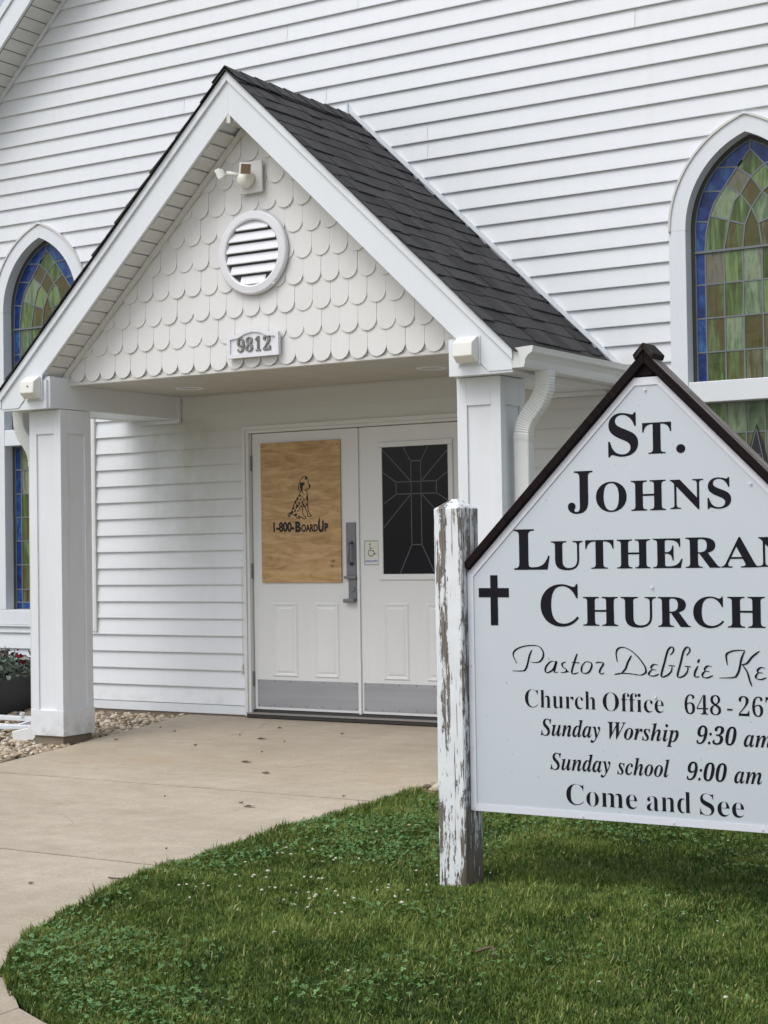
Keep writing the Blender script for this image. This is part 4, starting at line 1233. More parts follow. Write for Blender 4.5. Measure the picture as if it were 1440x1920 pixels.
# accessibility sticker
sk = thing('access_sticker', 'cream and blue wheelchair sticker between the handle and the door glass', 'sticker')
MB().box(.970, 1.094, YD - .0016, YD - .0006, 1.053, 1.227).build('backing', 'stickeredge', sk)
MB().box(.977, 1.087, YD - .0022, YD - .0017, 1.100, 1.220).build('field', 'yellow', sk)
MB().box(.977, 1.087, YD - .0022, YD - .0017, 1.060, 1.0995).build('band', 'whitecolor', sk)
wc = MB()
def arcp(cx, cz, r, a0, a1, n=14): return [(cx + r * math.cos(a0 + (a1 - a0) * i / n), cz + r * math.sin(a0 + (a1 - a0) * i / n)) for i in range(n + 1)]
def stroke(mb, pts, wd, y, d=.0005):
    for i in range(len(pts) - 1): came_line(mb, pts[i], pts[i + 1], wd, y, d)
stroke(wc, arcp(1.028, 1.140, .024, 2.2, 6.2), .005, YD - .0029)
stroke(wc, [(1.020, 1.190), (1.022, 1.155), (1.048, 1.155), (1.060, 1.130), (1.072, 1.134)], .005, YD - .0030)
stroke(wc, [(1.021, 1.172), (1.044, 1.172)], .004, YD - .0031)
wc.disc_y(1.020, 1.201, .006, YD - .0029, YD - .0023, 12)
wc.build('wheelchair_symbol', 'inkgrey', sk)
text_box('HANDICAPPED', (.980, 1.084, 1.072, 1.090), YD - .0026, 'blue', sk, offset=.02)
at_base(sk, (1.03, YD - .001, 1.053))

# ------------------------------------------------------------------ the church sign
sign = thing('church_sign', 'white gabled sign board with black church lettering between two peeling posts', 'sign')
YF = -4.024; YS = -3.977
def post(x0, name='post'):
    x1 = x0 + .128; y0, y1 = YF, YF + .150
    v = []; f = []
    rp = random.Random(int(x0 * 100))
    zs = np.concatenate([[-.35], np.linspace(-.25, 1.318, 30)])
    # section: square with chamfered arrises and small checks
    def sect(z):
        c = .006
        p = [(x0 + c, y0), (x1 - c, y0), (x1, y0 + c), (x1, y1 - c), (x1 - c, y1), (x0 + c, y1), (x0, y1 - c), (x0, y0 + c)]
        return [(a + rp.uniform(-.0009, .0009), b + rp.uniform(-.0009, .0009), z) for a, b in p]
    for z in zs: v += sect(z)
    for j in range(len(zs) - 1):
        for i in range(8): f.append((8 * j + i, 8 * j + (i + 1) % 8, 8 * j + 8 + (i + 1) % 8, 8 * j + 8 + i))
    o = len(v); L_ = 8 * (len(zs) - 1)
    cxm, cym = (x0 + x1) / 2, (y0 + y1) / 2
    ringp = [(cxm + (p[0] - cxm) * .22, cym + (p[1] - cym) * .22, 1.358) for p in v[L_:L_ + 8]]
    v += ringp
    for i in range(8): f.append((L_ + i, L_ + (i + 1) % 8, o + (i + 1) % 8, o + i))
    f.append(tuple(o + i for i in range(8)))
    return MB().add(v, f).build(name, 'peel', sign)
post(3.918); p2 = post(5.654)
PL, PR, PB, PE = 4.0495, 5.6505, .088, 1.052
pan = [(PL, PB), (PR, PB), (PR, PE), (4.900, 1.802), (4.800, 1.802), (PL, PE)]
panel = MB().prism_xz(pan, YS, YS + .019).build('sign_panel', 'panel', sign, bevel=.001)
ed = MB()
ins = .027
inn = [(PL + ins, PB + ins), (PR - ins, PB + ins), (PR - ins, PE - .012), (4.897, 1.772), (4.803, 1.772), (PL + ins, PE - .012)]
v = []; f = []
for p, q in zip(pan, inn): v += [(p[0], YS - .004, p[1]), (q[0], YS - .004, q[1]), (q[0], YS - .0008, q[1]), (p[0], YS + .0185, p[1])]
for i in range(6):
    o = 4 * i; q = 4 * ((i + 1) % 6); f += [(o, q, q + 1, o + 1), (o + 1, q + 1, q + 2, o + 2)]
ed.add(v, f).build('edge_trim', 'edging', sign)
sm = MB().disc_y(0, 0, .0055, -.003, 0, 10).mesh('rivet', 'edging')
for (a, b_) in ((4.845, 1.755), (4.063, .10), (4.063, .35), (4.06, .68), (4.55, .098), (4.93, .100), (5.28, .100), (5.60, .1), (4.86, .995), (5.26, 1.38), (4.865, .575)):
    o = link('rivet', sm, sign); o.location = (a, YS - .0042, b_)
# roof boards of the sign
for sg in (-1, 1):
    AX, AZ = 4.850, 1.905
    run = .815
    v = []
    pts = [(AX, AZ), (AX + sg * run, AZ - run * 1.0), (AX + sg * run, AZ - run - .052), (AX, AZ - .050)]
    if sg < 0: pts = [(AX, AZ), (AX - run + .01, AZ - run + .01), (AX - run + .012, AZ - run - .012), (AX - run + .024, AZ - run - .024), (AX, AZ - .050)]
    MB().prism_xz(pts, YS - .022, YS + .072).build('roof_board', 'roofboard', sign, bevel=.004)
MB().prism_xz([(4.803, 1.806), (4.878, 1.806), (4.895, 1.852), (4.85, 1.870), (4.805, 1.852)], YS - .006, YS + .05).build('peak_block', 'roofboard', sign, bevel=.004)
for sg in (-1, 1):
    MB().prism_xz([(4.850, 1.935), (4.850 + sg * .044, 1.889), (4.850 + sg * .036, 1.868), (4.850, 1.907)], YS - .028, YS + .085).build('ridge_cap', 'capwood', sign, bevel=.003)
# lettering
YL = YS - .0012
BIG = [('S', 4.686, 4.812, 1.5, 1.67), ('T', 4.83, 4.949, 1.506, 1.626), ('.', 4.968, 5.005, 1.504, 1.538), ('J', 4.508, 4.617, 1.283, 1.451), ('O', 4.63, 4.76, 1.287, 1.405), ('H', 4.779, 4.922, 1.289, 1.405), ('N', 4.94, 5.074, 1.289, 1.403), ('S', 5.09, 5.183, 1.288, 1.406), ('L', 4.265, 4.424, 1.065, 1.227), ('U', 4.43, 4.569, 1.062, 1.177), ('T', 4.58, 4.701, 1.067, 1.179), ('H', 4.715, 4.854, 1.067, 1.179), ('E', 4.865, 4.986, 1.067, 1.18), ('R', 4.998, 5.136, 1.067, 1.182), ('A', 5.139, 5.286, 1.067, 1.181), ('N', 5.285, 5.419, 1.066, 1.179), ('C', 4.38, 4.548, 0.839, 1.007), ('H', 4.566, 4.715, 0.844, 0.957), ('U', 4.726, 4.874, 0.839, 0.957), ('R', 4.881, 5.013, 0.843, 0.957), ('C', 5.024, 5.146, 0.84, 0.959), ('H', 5.16, 5.306, 0.843, 0.958)]
for c, x0, x1, z0, z1 in BIG: text_box(bold(c), (x0, x1, z0, z1), YL, 'blackpaint', panel)
WORDS = [('Church', 4.303, 4.614, 0.516, 'r'), ('Office', 4.643, 4.897, 0.514, 'r'), ('648', 4.982, 5.127, 0.514, 'r'), ('-', 5.151, 5.172, 0.514, 'r'), ('267', 5.196, 5.342, 0.514, 'r'), ('Sunday', 4.371, 4.63, 0.407, 'i'), ('Worship', 4.662, 4.956, 0.407, 'i'), ('9:30', 5.027, 5.186, 0.404, 'i'), ('am', 5.213, 5.321, 0.402, 'i'), ('Sunday', 4.411, 4.671, 0.274, 'i'), ('school', 4.699, 4.916, 0.271, 'i'), ('9:00', 4.985, 5.145, 0.266, 'i'), ('am', 5.173, 5.28, 0.265, 'i'), ('Come', 4.479, 4.78, 0.14, 'c'), ('and', 4.82, 5.0, 0.139, 'c'), ('See', 5.036, 5.209, 0.137, 'c')]
for wd, x0, x1, z0, k in WORDS:
    body = bital(wd) if k == 'i' else bold(wd)
    cap = {'r': .073, 'i': .067, 'c': .083}[k] / .69
    off = {'r': -.0130, 'i': -.002, 'c': -.0130}[k]
    sh = .22 if (k == 'i' and wd[0].isdigit()) else 0.
    if wd == '-':
        MB().box(x0, x1, YL - .0006, YL, .534, .540).build('lettering', 'blackpaint', panel); continue
    text_box(body, (x0, x1, z0, 0), YL, 'blackpaint', panel, offset=off, cap=cap, shear=sh)
SCRIPT = [[(4.269,0.69),(4.253,0.723),(4.265,0.744),(4.299,0.758),(4.341,0.763),(4.37,0.759),(4.387,0.74),(4.387,0.718),(4.373,0.7),(4.352,0.695),(4.329,0.697)],[(4.338,0.745),(4.326,0.721),(4.317,0.687),(4.306,0.665),(4.291,0.66),(4.249,0.659)],[(4.444,0.699),(4.422,0.701),(4.401,0.682),(4.396,0.663),(4.405,0.656),(4.429,0.668),(4.441,0.69),(4.446,0.701),(4.437,0.668),(4.437,0.658),(4.452,0.659)],[(4.487,0.701),(4.471,0.693),(4.474,0.68),(4.488,0.671),(4.486,0.661),(4.464,0.658)],[(4.486,0.661),(4.499,0.663)],[(4.537,0.734),(4.525,0.703),(4.512,0.657),(4.541,0.659)],[(4.513,0.699),(4.547,0.698)],[(4.571,0.702),(4.557,0.685),(4.555,0.664),(4.569,0.657),(4.587,0.664),(4.599,0.686),(4.595,0.7),(4.579,0.703),(4.571,0.702)],[(4.617,0.698),(4.625,0.702),(4.649,0.699),(4.636,0.676),(4.632,0.664),(4.638,0.657),(4.652,0.661)],[(4.708,0.705),(4.704,0.739),(4.713,0.757),(4.734,0.762),(4.761,0.753),(4.788,0.733),(4.81,0.709),(4.825,0.685),(4.825,0.667),(4.806,0.657),(4.779,0.658)],[(4.768,0.731),(4.752,0.704),(4.742,0.679),(4.724,0.662)],[(4.695,0.656),(4.732,0.662),(4.794,0.658)],[(4.879,0.696),(4.861,0.699),(4.849,0.689),(4.853,0.68),(4.87,0.678)],[(4.853,0.679),(4.839,0.665),(4.843,0.656),(4.862,0.655),(4.88,0.663)],[(4.928,0.736),(4.941,0.751),(4.94,0.765),(4.929,0.765),(4.917,0.75),(4.905,0.711),(4.89,0.656),(4.911,0.657),(4.93,0.673),(4.935,0.692)],[(4.92,0.696),(4.946,0.695)],[(4.994,0.736),(5.007,0.752),(5.005,0.765),(4.994,0.766),(4.981,0.748),(4.969,0.705),(4.956,0.656),(4.979,0.657),(4.996,0.675),(4.999,0.692)],[(4.985,0.695),(5.011,0.693)],[(5.039,0.697),(5.026,0.672),(5.027,0.656),(5.044,0.657)],[(5.045,0.723),(5.038,0.709)],[(5.094,0.696),(5.078,0.698),(5.066,0.688),(5.068,0.68),(5.085,0.677)],[(5.068,0.679),(5.056,0.666),(5.06,0.655),(5.077,0.654),(5.098,0.663)],[(5.156,0.704),(5.152,0.741),(5.174,0.755),(5.199,0.759),(5.226,0.759)],[(5.224,0.757),(5.211,0.728),(5.201,0.686),(5.19,0.664),(5.175,0.657),(5.123,0.654)],[(5.281,0.757),(5.253,0.736),(5.231,0.711),(5.209,0.706)],[(5.214,0.705),(5.232,0.68),(5.242,0.646),(5.25,0.626)],[(5.303,0.694),(5.286,0.697),(5.273,0.688),(5.275,0.679),(5.292,0.677)],[(5.275,0.678),(5.265,0.664),(5.269,0.655),(5.286,0.653),(5.306,0.66)]]
sp = MB()
def catmull(pts, n=7):
    out = []
    for i in range(len(pts) - 1):
        p0 = pts[max(i - 1, 0)]; p1 = pts[i]; p2 = pts[i + 1]; p3 = pts[min(i + 2, len(pts) - 1)]
        for j in range(n):
            u = j / n
            out.append(tuple(.5 * ((2 * p1[k]) + (-p0[k] + p2[k]) * u + (2 * p0[k] - 5 * p1[k] + 4 * p2[k] - p3[k]) * u * u + (-p0[k] + 3 * p1[k] - 3 * p2[k] + p3[k]) * u ** 3) for k in (0, 1)))
    return out + [pts[-1]]
for si_, st in enumerate(SCRIPT):
    c_ = catmull(st); n_ = len(c_)
    L = []; R = []
    for i, p in enumerate(c_):
        a = Vector(c_[max(i - 1, 0)]); b_ = Vector(c_[min(i + 1, n_ - 1)]); t = (b_ - a)
        t = t.normalized() if t.length > 1e-7 else Vector((1, 0))
        # broad-nib look: thicker on the down strokes
        wd = .0016 + .0034 * abs(t.dot(Vector((-.35, -.94)).normalized())) ** 1.3
        wd *= .35 + .65 * min(1, 4 * min(i, n_ - 1 - i) / n_ + .25)
        nn = Vector((-t.y, t.x)) * wd * .8
        L.append((p[0] + nn.x, p[1] + nn.y)); R.append((p[0] - nn.x, p[1] - nn.y))
    yy = YL - .00003 * si_
    v = [(q[0], yy, q[1]) for q in L] + [(q[0], yy, q[1]) for q in R]
    sp.add(v, [(i, n_ + i, n_ + i + 1, i + 1) for i in range(n_ - 1)])
sp.build('lettering', 'blackpaint', panel)
MB().prism_xz([(4.154, .842), (4.187, .842), (4.187, .955), (4.238, .955), (4.238, .992), (4.187, .992), (4.187, 1.044), (4.154, 1.044), (4.154, .992), (4.100, .992), (4.100, .955), (4.154, .955)], YL - .0006, YL + .0004).build('cross_emblem', 'blackpaint', panel)
at_base(sign, (4.85, YS, -.22))

# ------------------------------------------------------------------ planter and flowers
pt = thing('planter_box', 'tall black square planter behind the left porch pillar', 'planter')
px0, px1, py0, py1, pz0, pz1 = -2.58, -2.13, -.52, -.08, -.16, .235
t_ = MB()
v = []
for z_, k in ((pz0, .96), (pz1, 1.0)):
    cx, cy = (px0 + px1) / 2, (py0 + py1) / 2
    for a, b_ in ((-1, -1), (1, -1), (1, 1), (-1, 1)): v.append((cx + a * (px1 - px0) / 2 * k, cy + b_ * (py1 - py0) / 2 * k, z_))
t_.add(v, [(3, 2, 1, 0), (0, 1, 5, 4), (1, 2, 6, 5), (2, 3, 7, 6), (3, 0, 4, 7), (4, 5, 6, 7)])
t_.build('pot', 'planter', pt, bevel=.008)
MB().box(px0 - .008, px1 + .008, py0 - .008, py0 + .02, pz1 - .03, pz1 + .006).box(px0 - .008, px1 + .008, py1 - .02, py1 + .008, pz1 - .03, pz1 + .006).box(px0 - .008, px0 + .02, py0 + .0205, py1 - .0205, pz1 - .03, pz1 + .006).box(px1 - .02, px1 + .008, py0 + .0205, py1 - .0205, pz1 - .03, pz1 + .006).build('rim', 'planter', pt)
MB().box(px0 + .021, px1 - .021, py0 + .021, py1 - .021, pz1 - .02, pz1 - .006).build('potting_soil', 'soil', pt)
at_base(pt, (-2.355, -.3, pz0))
def leaf_cluster(n, box, size, elong=2.2, seed=1, droop=.3):
    r = np.random.default_rng(seed)
    P = np.column_stack([r.uniform(box[0], box[1], n), r.uniform(box[2], box[3], n), r.uniform(box[4], box[5], n) ])
    d = r.normal(size=(n, 3)); d[:, 2] = np.abs(d[:, 2]) * .6 - droop; d /= np.linalg.norm(d, axis=1)[:, None]
    s_ = np.cross(d, r.normal(size=(n, 3))); s_ /= np.linalg.norm(s_, axis=1)[:, None]
    L = (size * r.uniform(.6, 1.3, n))[:, None]; Wd = L / elong
    nn = np.cross(d, s_) * L * .12
    V = np.stack([P, P + d * L * .5 + s_ * Wd * .5 + nn, P + d * L, P + d * L * .5 - s_ * Wd * .5 + nn], 1).reshape(-1, 3)
    F = np.arange(n * 4).reshape(-1, 4)
    return V, F
fp = thing('flower_plant', 'mixed red and cream flowers with dusty green leaves in the black planter', 'flowers')
V, F = leaf_cluster(520, (px0, px1 + .09, py0 - .05, py1, .21, .36), .075, 2.3, 3)
link('foliage', np_mesh('foliage', V, F, 'leafgrey'), fp)
V, F = leaf_cluster(150, (px0 - .0, px0 + .36, py0, py1, .30, .42), .055, 1.9, 8)
link('dark_foliage', np_mesh('dark_foliage', V, F, 'burgundy'), fp)
def flowers(name, mat, centers, r, seed):
    for i, c in enumerate(centers):
        V, F = leaf_cluster(34, (-.006, .006, -.006, .006, -.006, .006), r, 1.25, seed + i, -.1)
        link(name, np_mesh(name, V + np.array(c), F, mat), fp)
flowers('red_flower', 'red', [(-2.12, -.20, .335), (-2.10, -.19, .315), (-2.13, -.21, .355)], .032, 30)
flowers('cream_flower', 'cream', [(-2.15, -.32, .352), (-2.14, -.27, .345), (-2.26, -.43, .345), (-2.33, -.45, .365)], .020, 50)
for i in range(9):
    rr = random.Random(i); bx = px0 + .04 + i * .055; by = rr.uniform(py0, py1)
    MB().tube([(bx, by, .22), (bx + rr.uniform(-.03, .03), by, .33), (bx + rr.uniform(-.05, .05), by - .02, .40 + rr.uniform(0, .05))], .003, 5).build('stem', 'leafgrey', fp)
at_base(fp, (-2.355, -.3, .23))

# aluminium frame lying on the pebbles beside the pillar
lf = thing('metal_frame', 'pale aluminium frame lying flat on the pebbles left of the porch pillar', 'frame')
def bar(a, b_, wd, hh, name='rail'):
    a = Vector(a); b_ = Vector(b_); t = (b_ - a).normalized(); s_ = Vector((-t.y, t.x, 0)).normalized() * wd / 2; u_ = Vector((0, 0, hh))
    v = [a - s_, a + s_, b_ + s_, b_ - s_]; v = [tuple(q) for q in v] + [tuple(q + u_) for q in v]
    MB().add(v, [(3, 2, 1, 0), (4, 5, 6, 7), (0, 1, 5, 4), (1, 2, 6, 5), (2, 3, 7, 6), (3, 0, 4, 7)]).build(name, 'trim', lf, bevel=.004)
bar((-2.6, -.62, -.085), (-1.33, -.66, -.085), .045, .035)
bar((-2.6, -.86, -.11), (-1.05, -.82, -.11), .030, .022)
bar((-2.6, -1.22, -.115), (-1.18, -.90, -.105), .045, .030)
bar((-1.55, -.64, -.083), (-1.50, -.88, -.10), .03, .02, 'crossbar')
MB().disc_y(-1.66, -.028, .012, -.69, -.66, 10).tube([(-1.66, -.675, -.055), (-1.66, -.675, -.025)], .008, 8).build('knob', 'trim', lf)
at_base(lf, (-1.8, -.8, -.11))
# cord end hanging beside the casing
ct = thing('cord_end', 'frayed tan cord hanging along the siding left of the door casing', 'cord')
MB().tube([(-.078, -.024, 1.05), (-.080, -.024, .6), (-.078, -.024, .33)], .0022, 6).build('cord', 'soffit', ct)
MB().tube([(-.078, -.025, .335), (-.080, -.026, .30), (-.079, -.026, .262)], .0085, 7).build('tassel', 'soffit', ct)
at_base(ct, (-.079, -.024, .26))

# ------------------------------------------------------------------ pebbles
def pebbles(n, fn, seed, smin, smax):
    r = np.random.default_rng(seed)
    # base icosahedron-like blob: 3 rings of 6 + poles
    b = [(0, 0, 1)]
    for ph, k in ((50, 7), (90, 8), (130, 7)):
        for i in range(k):
            a = 2 * math.pi * (i + (.5 if ph == 90 else 0)) / k
            b.append((math.sin(math.radians(ph)) * math.cos(a), math.sin(math.radians(ph)) * math.sin(a), math.cos(math.radians(ph))))
    b = np.array(b)
    import bmesh
    bm = bmesh.new()
    for p in b: bm.verts.new(p)
    bm.verts.new((0, 0, -1))
    bmesh.ops.convex_hull(bm, input=bm.verts[:]); bmesh.ops.triangulate(bm, faces=bm.faces[:])
    bm.verts.ensure_lookup_table(); bm.verts.index_update()
    B = np.array([v.co[:] for v in bm.verts]); FF = np.array([[v.index for v in f.verts] for f in bm.faces]); bm.free()
    pos = fn(n, r); n = len(pos)
    s_ = np.exp(r.uniform(math.log(smin), math.log(smax), n))
    ax = np.column_stack([s_ * r.uniform(.85, 1.35, n), s_ * r.uniform(.7, 1., n), s_ * r.uniform(.42, .75, n)])
    a = r.uniform(0, 2 * math.pi, n); tl = r.normal(0, .35, n)
    V = B[None] * (1 + .10 * r.normal(size=(n, len(B), 1))) * ax[:, None, :]
    x_, y_, z_ = V[..., 0], V[..., 1], V[..., 2]
    y2 = y_ * np.cos(tl)[:, None] - z_ * np.sin(tl)[:, None]; z2 = y_ * np.sin(tl)[:, None] + z_ * np.cos(tl)[:, None]
    x3 = x_ * np.cos(a)[:, None] - y2 * np.sin(a)[:, None]; y3 = x_ * np.sin(a)[:, None] + y2 * np.cos(a)[:, None]
    V = np.stack([x3, y3, z2], -1) + pos[:, None, :]
    Fa = (FF[None] + (np.arange(n) * len(B))[:, None, None]).reshape(-1, 3)
    tint = np.repeat(r.beta(1.6, 1.4, n), len(B))
    return V.reshape(-1, 3), Fa, tint
def left_bed(n, r):
    x = r.uniform(-2.9, -.60, n); y = r.uniform(-2.3, -.02, n)
    lim = np.interp(-y, [0, .7, 1.39, 2.1, 2.4], [-.60, -.60, -.585, -.46, -.38])
    k = (x < lim - .015)
    inside = (x > -.93) & (x < -.67) & (y > -1.29) & (y < -1.02)
    k &= ~inside
    x, y = x[k], y[k]
    return np.column_stack([x, y, zg(y) - .030 + r.uniform(-.006, .022, len(x))])
V, F, T = pebbles(9500, left_bed, 4, .010, .030)
me = np_mesh('river_pebbles', V, F, 'pebble', T); me.shade_smooth()
link('river_pebbles', me, kind='stuff')
def right_bed(n, r):
    x = r.uniform(2.63, 6.2, n); y = r.uniform(-2.16, -.02, n)
    return np.column_stack([x, y, zg(y) + .004 + r.uniform(-.006, .03, len(x))])
V, F, T = pebbles(8000, right_bed, 9, .012, .036)
me = np_mesh('river_pebbles', V, F, 'pebble', T); me.shade_smooth()
link('river_pebbles', me, kind='stuff')

# ------------------------------------------------------------------ lawn
r = np.random.default_rng(42)
def vnoise(x, y, f, seed):
    rr = np.random.default_rng(seed); g_ = rr.random((64, 64))
    X = (x * f) % 63; Y = (y * f) % 63; i = X.astype(int); j = Y.astype(int); u = X - i; v_ = Y - j
    u = u * u * (3 - 2 * u); v_ = v_ * v_ * (3 - 2 * v_)
    i1 = (i + 1) % 64; j1 = (j + 1) % 64
    return (g_[i, j] * (1 - u) + g_[i1, j] * u) * (1 - v_) + (g_[i, j1] * (1 - u) + g_[i1, j1] * u) * v_
n = 760000
x = r.uniform(2.60, 7.4, n); y = r.uniform(-6.45, -1.95, n)
k = in_lawn(x, y, -.006 - .034 * vnoise(x, y, 11, 31) ** 2 * (r.random(n) < .35))
# only as far right as a camera a step aside could see
k &= (x < 5.9 + (-(y) - 5.1) * -.10 + 1.0)
keep = r.random(n) < np.where(x > 6.2, .35, 1.)
k &= keep
x, y = x[k], y[k]; n = len(x)
pn = vnoise(x, y, 1.3, 1); p2 = vnoise(x, y, 5.5, 2); p3 = vnoise(x, y, 16, 3)
edge_d = x - np.interp(-y, [-p[1] for p in [(2.62, -1.97)] + edge_curve], [p[0] for p in [(2.62, -1.97)] + edge_curve])
hgt = (.023 + .018 * p2 + .008 * pn) * r.uniform(.45, 1.15, n)
hgt *= np.where(r.random(n) < .02, 1.5, 1)
hgt *= np.where(edge_d < .10, .75 + .75 * vnoise(x, y, 13, 21), 1.)
postd = np.hypot(x - 3.98, y + 3.95); hgt *= np.where(postd < .14, .8, 1)
a = r.uniform(0, 2 * math.pi, n) ; lean = r.uniform(.15, 1.15, n)
wd = r.uniform(.0013, .0034, n)
# tufts lean together
a = np.where(r.random(n) < .25, vnoise(x, y, 14, 7) * 12.0 + r.normal(0, .8, n), a)
dxv, dyv = np.cos(a), np.sin(a); sx, sy = -dyv, dxv
z0 = zlawn(x, y) - .012
P0 = np.stack([x - sx * wd, y - sy * wd, z0], -1); P1 = np.stack([x + sx * wd, y + sy * wd, z0], -1)
mh = hgt * .55; ml = hgt * lean * .22
P2 = np.stack([x + dxv * ml - sx * wd * .8, y + dyv * ml - sy * wd * .8, z0 + mh], -1)
P3 = np.stack([x + dxv * ml + sx * wd * .8, y + dyv * ml + sy * wd * .8, z0 + mh], -1)
# mown clippings and thatch between the blades are the short dry ones
tl_ = hgt * lean * .75
P4 = np.stack([x + dxv * tl_, y + dyv * tl_, z0 + hgt * (1.05 - .28 * lean)], -1)
V = np.stack([P0, P1, P2, P3, P4], 1).reshape(-1, 3)
b5 = (np.arange(n) * 5)[:, None]
F = np.concatenate([b5 + np.array([[0, 1, 3]]), b5 + np.array([[0, 3, 2]]), b5 + np.array([[2, 3, 4]])], 0)
p4 = vnoise(x, y, 34, 9)
tint = np.clip(-.10 + .28 * pn + .30 * p2 + .24 * p3 + .20 * p4 + r.normal(0, .19, n), 0, .84)
tint = np.where(r.random(n) < .035 + .05 * (p3 > .75), r.uniform(.86, 1., n), tint)
link('lawn_grass', np_mesh('lawn_grass', V, F, 'grass', np.repeat(tint, 5)), kind='stuff')
# clover leaflets in patches, mostly towards the walk corner
n = 60000
x = r.uniform(2.65, 6.2, n); y = r.uniform(-6.35, -2.1, n)
dens = np.clip(vnoise(x, y, 2.2, 12) * 1.5 - .55, 0, 1) * np.clip(1.15 - (x - 3.2) * .55, .06, 1)
k = in_lawn(x, y, .03) & (r.random(n) < dens); x, y = x[k], y[k]; n = len(x)
zc_ = zlawn(x, y) + r.uniform(.016, .036, n)
Vl = []; a0 = r.uniform(0, 6.28, n); sz = r.uniform(.0045, .0085, n); tlx = r.normal(0, .35, n); tly = r.normal(0, .35, n)
for j in range(3):
    a = a0 + j * 2.094
    for (u, v_) in ((0, 0), (.55, -.52), (1.15, -.45), (1.2, .0), (1.15, .45), (.55, .52)):
        px = (np.cos(a) * u - np.sin(a) * v_) * sz; py = (np.sin(a) * u + np.cos(a) * v_) * sz
        Vl.append(np.stack([x + px, y + py, zc_ + px * tlx + py * tly], -1))
V = np.stack(Vl, 1).reshape(-1, 3)
F = np.arange(n * 18).reshape(-1, 6)
link('clover_patch', np_mesh('clover_patch', V, F, 'clover', np.repeat(np.clip(r.normal(.5, .22, n), 0, 1), 18)), kind='stuff')
# white clover blossoms
bl = [(3.09, -4.52), (3.26, -4.5), (3.41, -4.5), (3.4, -4.54), (3.54, -4.5), (3.58, -4.64), (3.64, -4.43), (3.68, -4.43), (3.87, -4.65), (3.82, -4.51), (3.53, -3.91), (3.37, -3.98), (3.57, -4.13), (3.21, -4.76), (3.68, -4.61), (3.69, -4.59), (3.46, -4.42), (3.12, -4.61), (3.89, -5.13)]
rb = np.random.default_rng(6)
for i in range(46): bl.append((rb.uniform(3.0, 4.1), rb.uniform(-4.85, -3.8)))
for i in range(22):
    bl.append((rb.uniform(2.9, 6.2), rb.uniform(-5.9, -2.4)))
bl = np.array([p for p in bl if bool(in_lawn(np.array(p[0]), np.array(p[1]), .04))])
def bl_fn(n, r): return np.column_stack([bl[:, 0], bl[:, 1], zlawn(bl[:, 0], bl[:, 1]) + r.uniform(.035, .052, len(bl))])
V, F, T = pebbles(len(bl), bl_fn, 3, .0050, .0085)
link('clover_blossoms', np_mesh('clover_blossoms', V, F, 'blossom', T), kind='stuff')

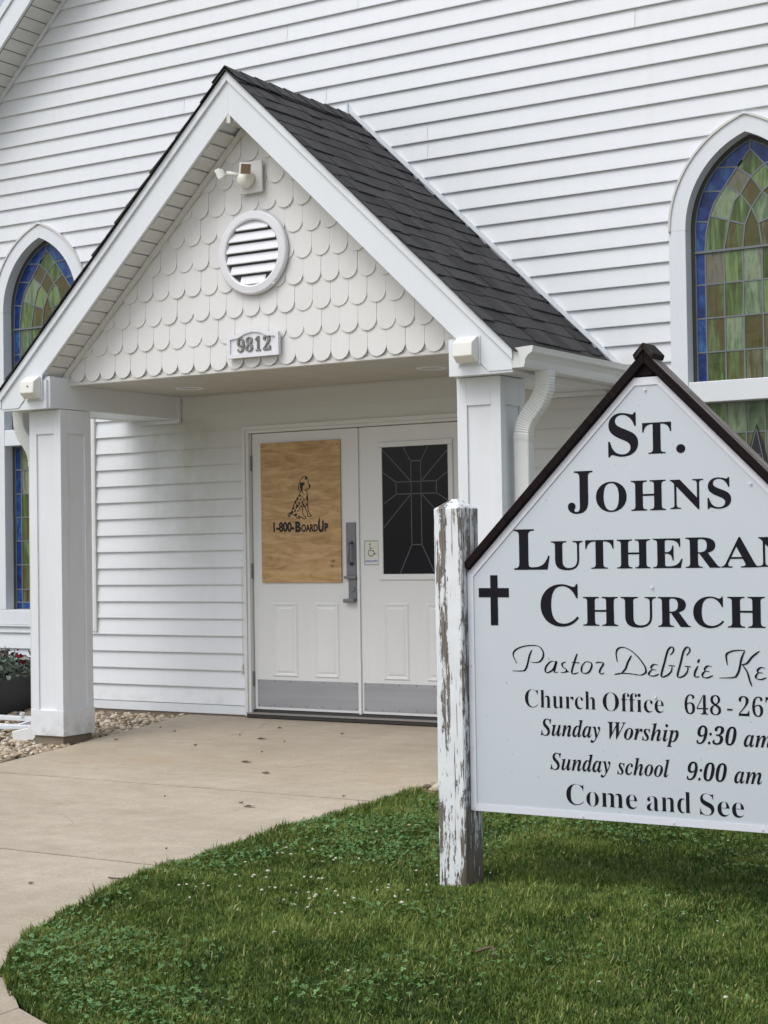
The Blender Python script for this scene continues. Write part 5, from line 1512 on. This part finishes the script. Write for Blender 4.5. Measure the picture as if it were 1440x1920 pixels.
# dead leaves and twigs on the concrete
DEB = [(-0.41, -0.57), (-0.19, -0.68), (0.39, -0.69), (0.63, -0.76), (0.5, -0.37), (0.32, -1.09), (1.05, -1.5), (1.44, -1.83), (0.93, -1.17), (2.35, -2.36), (2.06, -2.82), (1.95, -2.75), (2.34, -4.74), (1.42, -2.74), (0.85, -0.81), (1.08, -0.46), (-0.39, -1.07), (2.39, -3.91)]
LEAF = ['tiny dark leaf scrap on the porch slab beside the gravel right of the left pillar',
 'small brown leaf on the porch slab between the left pillar and the door casing',
 'small upright curled leaf on the porch slab below the left door',
 'long flat brown leaf on the porch slab in front of the left door',
 'tiny leaf scrap close to the door threshold below the left door',
 'small dark leaf on the porch slab left of its middle, farther from the doors',
 'flat brown leaf at the centre of the porch slab, in front of the doors',
 'largest flat leaf just behind the first slab joint, right of the slab centre',
 'small brown leaf behind the centre of the porch slab, below the gap between the doors',
 'leaf caught at the right end of the first slab joint beside the lawn edge',
 'long leaf on the middle walk slab nearest the lawn edge, larger of a pair',
 'small leaf on the middle walk slab, left one of a pair near the lawn edge',
 'lone dark leaf on the near walk slab at the left of the picture',
 'lone small leaf in the open middle of the middle walk slab',
 'tiny dark scrap on the porch slab in front of the kick plates',
 'tiny dark scrap on the porch slab close under the right door',
 'tiny leaf near the left edge of the porch slab in front of the gravel',
 'small leaf on the middle walk slab close above the second joint by the lawn']
for i, (x, y) in enumerate(DEB):
    rr = random.Random(100 + i); L = rr.uniform(.008, .022) if i not in (3, 6, 7, 10) else .038
    a = rr.uniform(-.6, .6); w_ = L * rr.uniform(.25, .5)
    t = Vector((math.cos(a), math.sin(a), 0)); s_ = Vector((-t.y, t.x, 0))
    c = Vector((x, y, zgf(y) + .003))
    pts = [c - t * L, c - t * L * .3 + s_ * w_ + Vector((0, 0, .010)), c + t * L * .5 + s_ * w_ * .7 + Vector((0, 0, .004)), c + t * L + Vector((0, 0, .012)), c + t * L * .3 - s_ * w_ + Vector((0, 0, .005)), c - t * L * .5 - s_ * w_ * .6 + Vector((0, 0, .009)), c + Vector((0, 0, .001))]
    o = MB().add([tuple(p) for p in pts], [(0, 6, 1), (1, 6, 2), (2, 6, 3), (3, 6, 4), (4, 6, 5), (5, 6, 0)]).build('dead_leaf', 'deadleaf')
    o['category'] = 'leaf'; o['group'] = 'dead leaves scattered on the concrete walk'
    o['label'] = LEAF[i]
tw = MB().tube([(2.56, -4.50, zgf(-4.5) + .004), (2.61, -4.53, zgf(-4.5) + .010), (2.67, -4.50, zgf(-4.5) + .006)], .0035, 6, up=(0, 0, 1)).build('twig', 'deadleaf')
tw['category'] = 'twig'; tw['label'] = 'short reddish twig on the walk beside the lawn edge'
gw = MB().tube([(4.62, -4.98, zgf(-5) + .030), (4.67, -4.95, zgf(-5) + .045), (4.70, -5.00, zgf(-5) + .028)], .0060, 6, up=(0, 0, 1)).build('stick', 'deadleaf')
gw['category'] = 'twig'; gw['label'] = 'pale broken stick lying in the lawn below the sign'
at_base(church, (XC, 0, -.05))
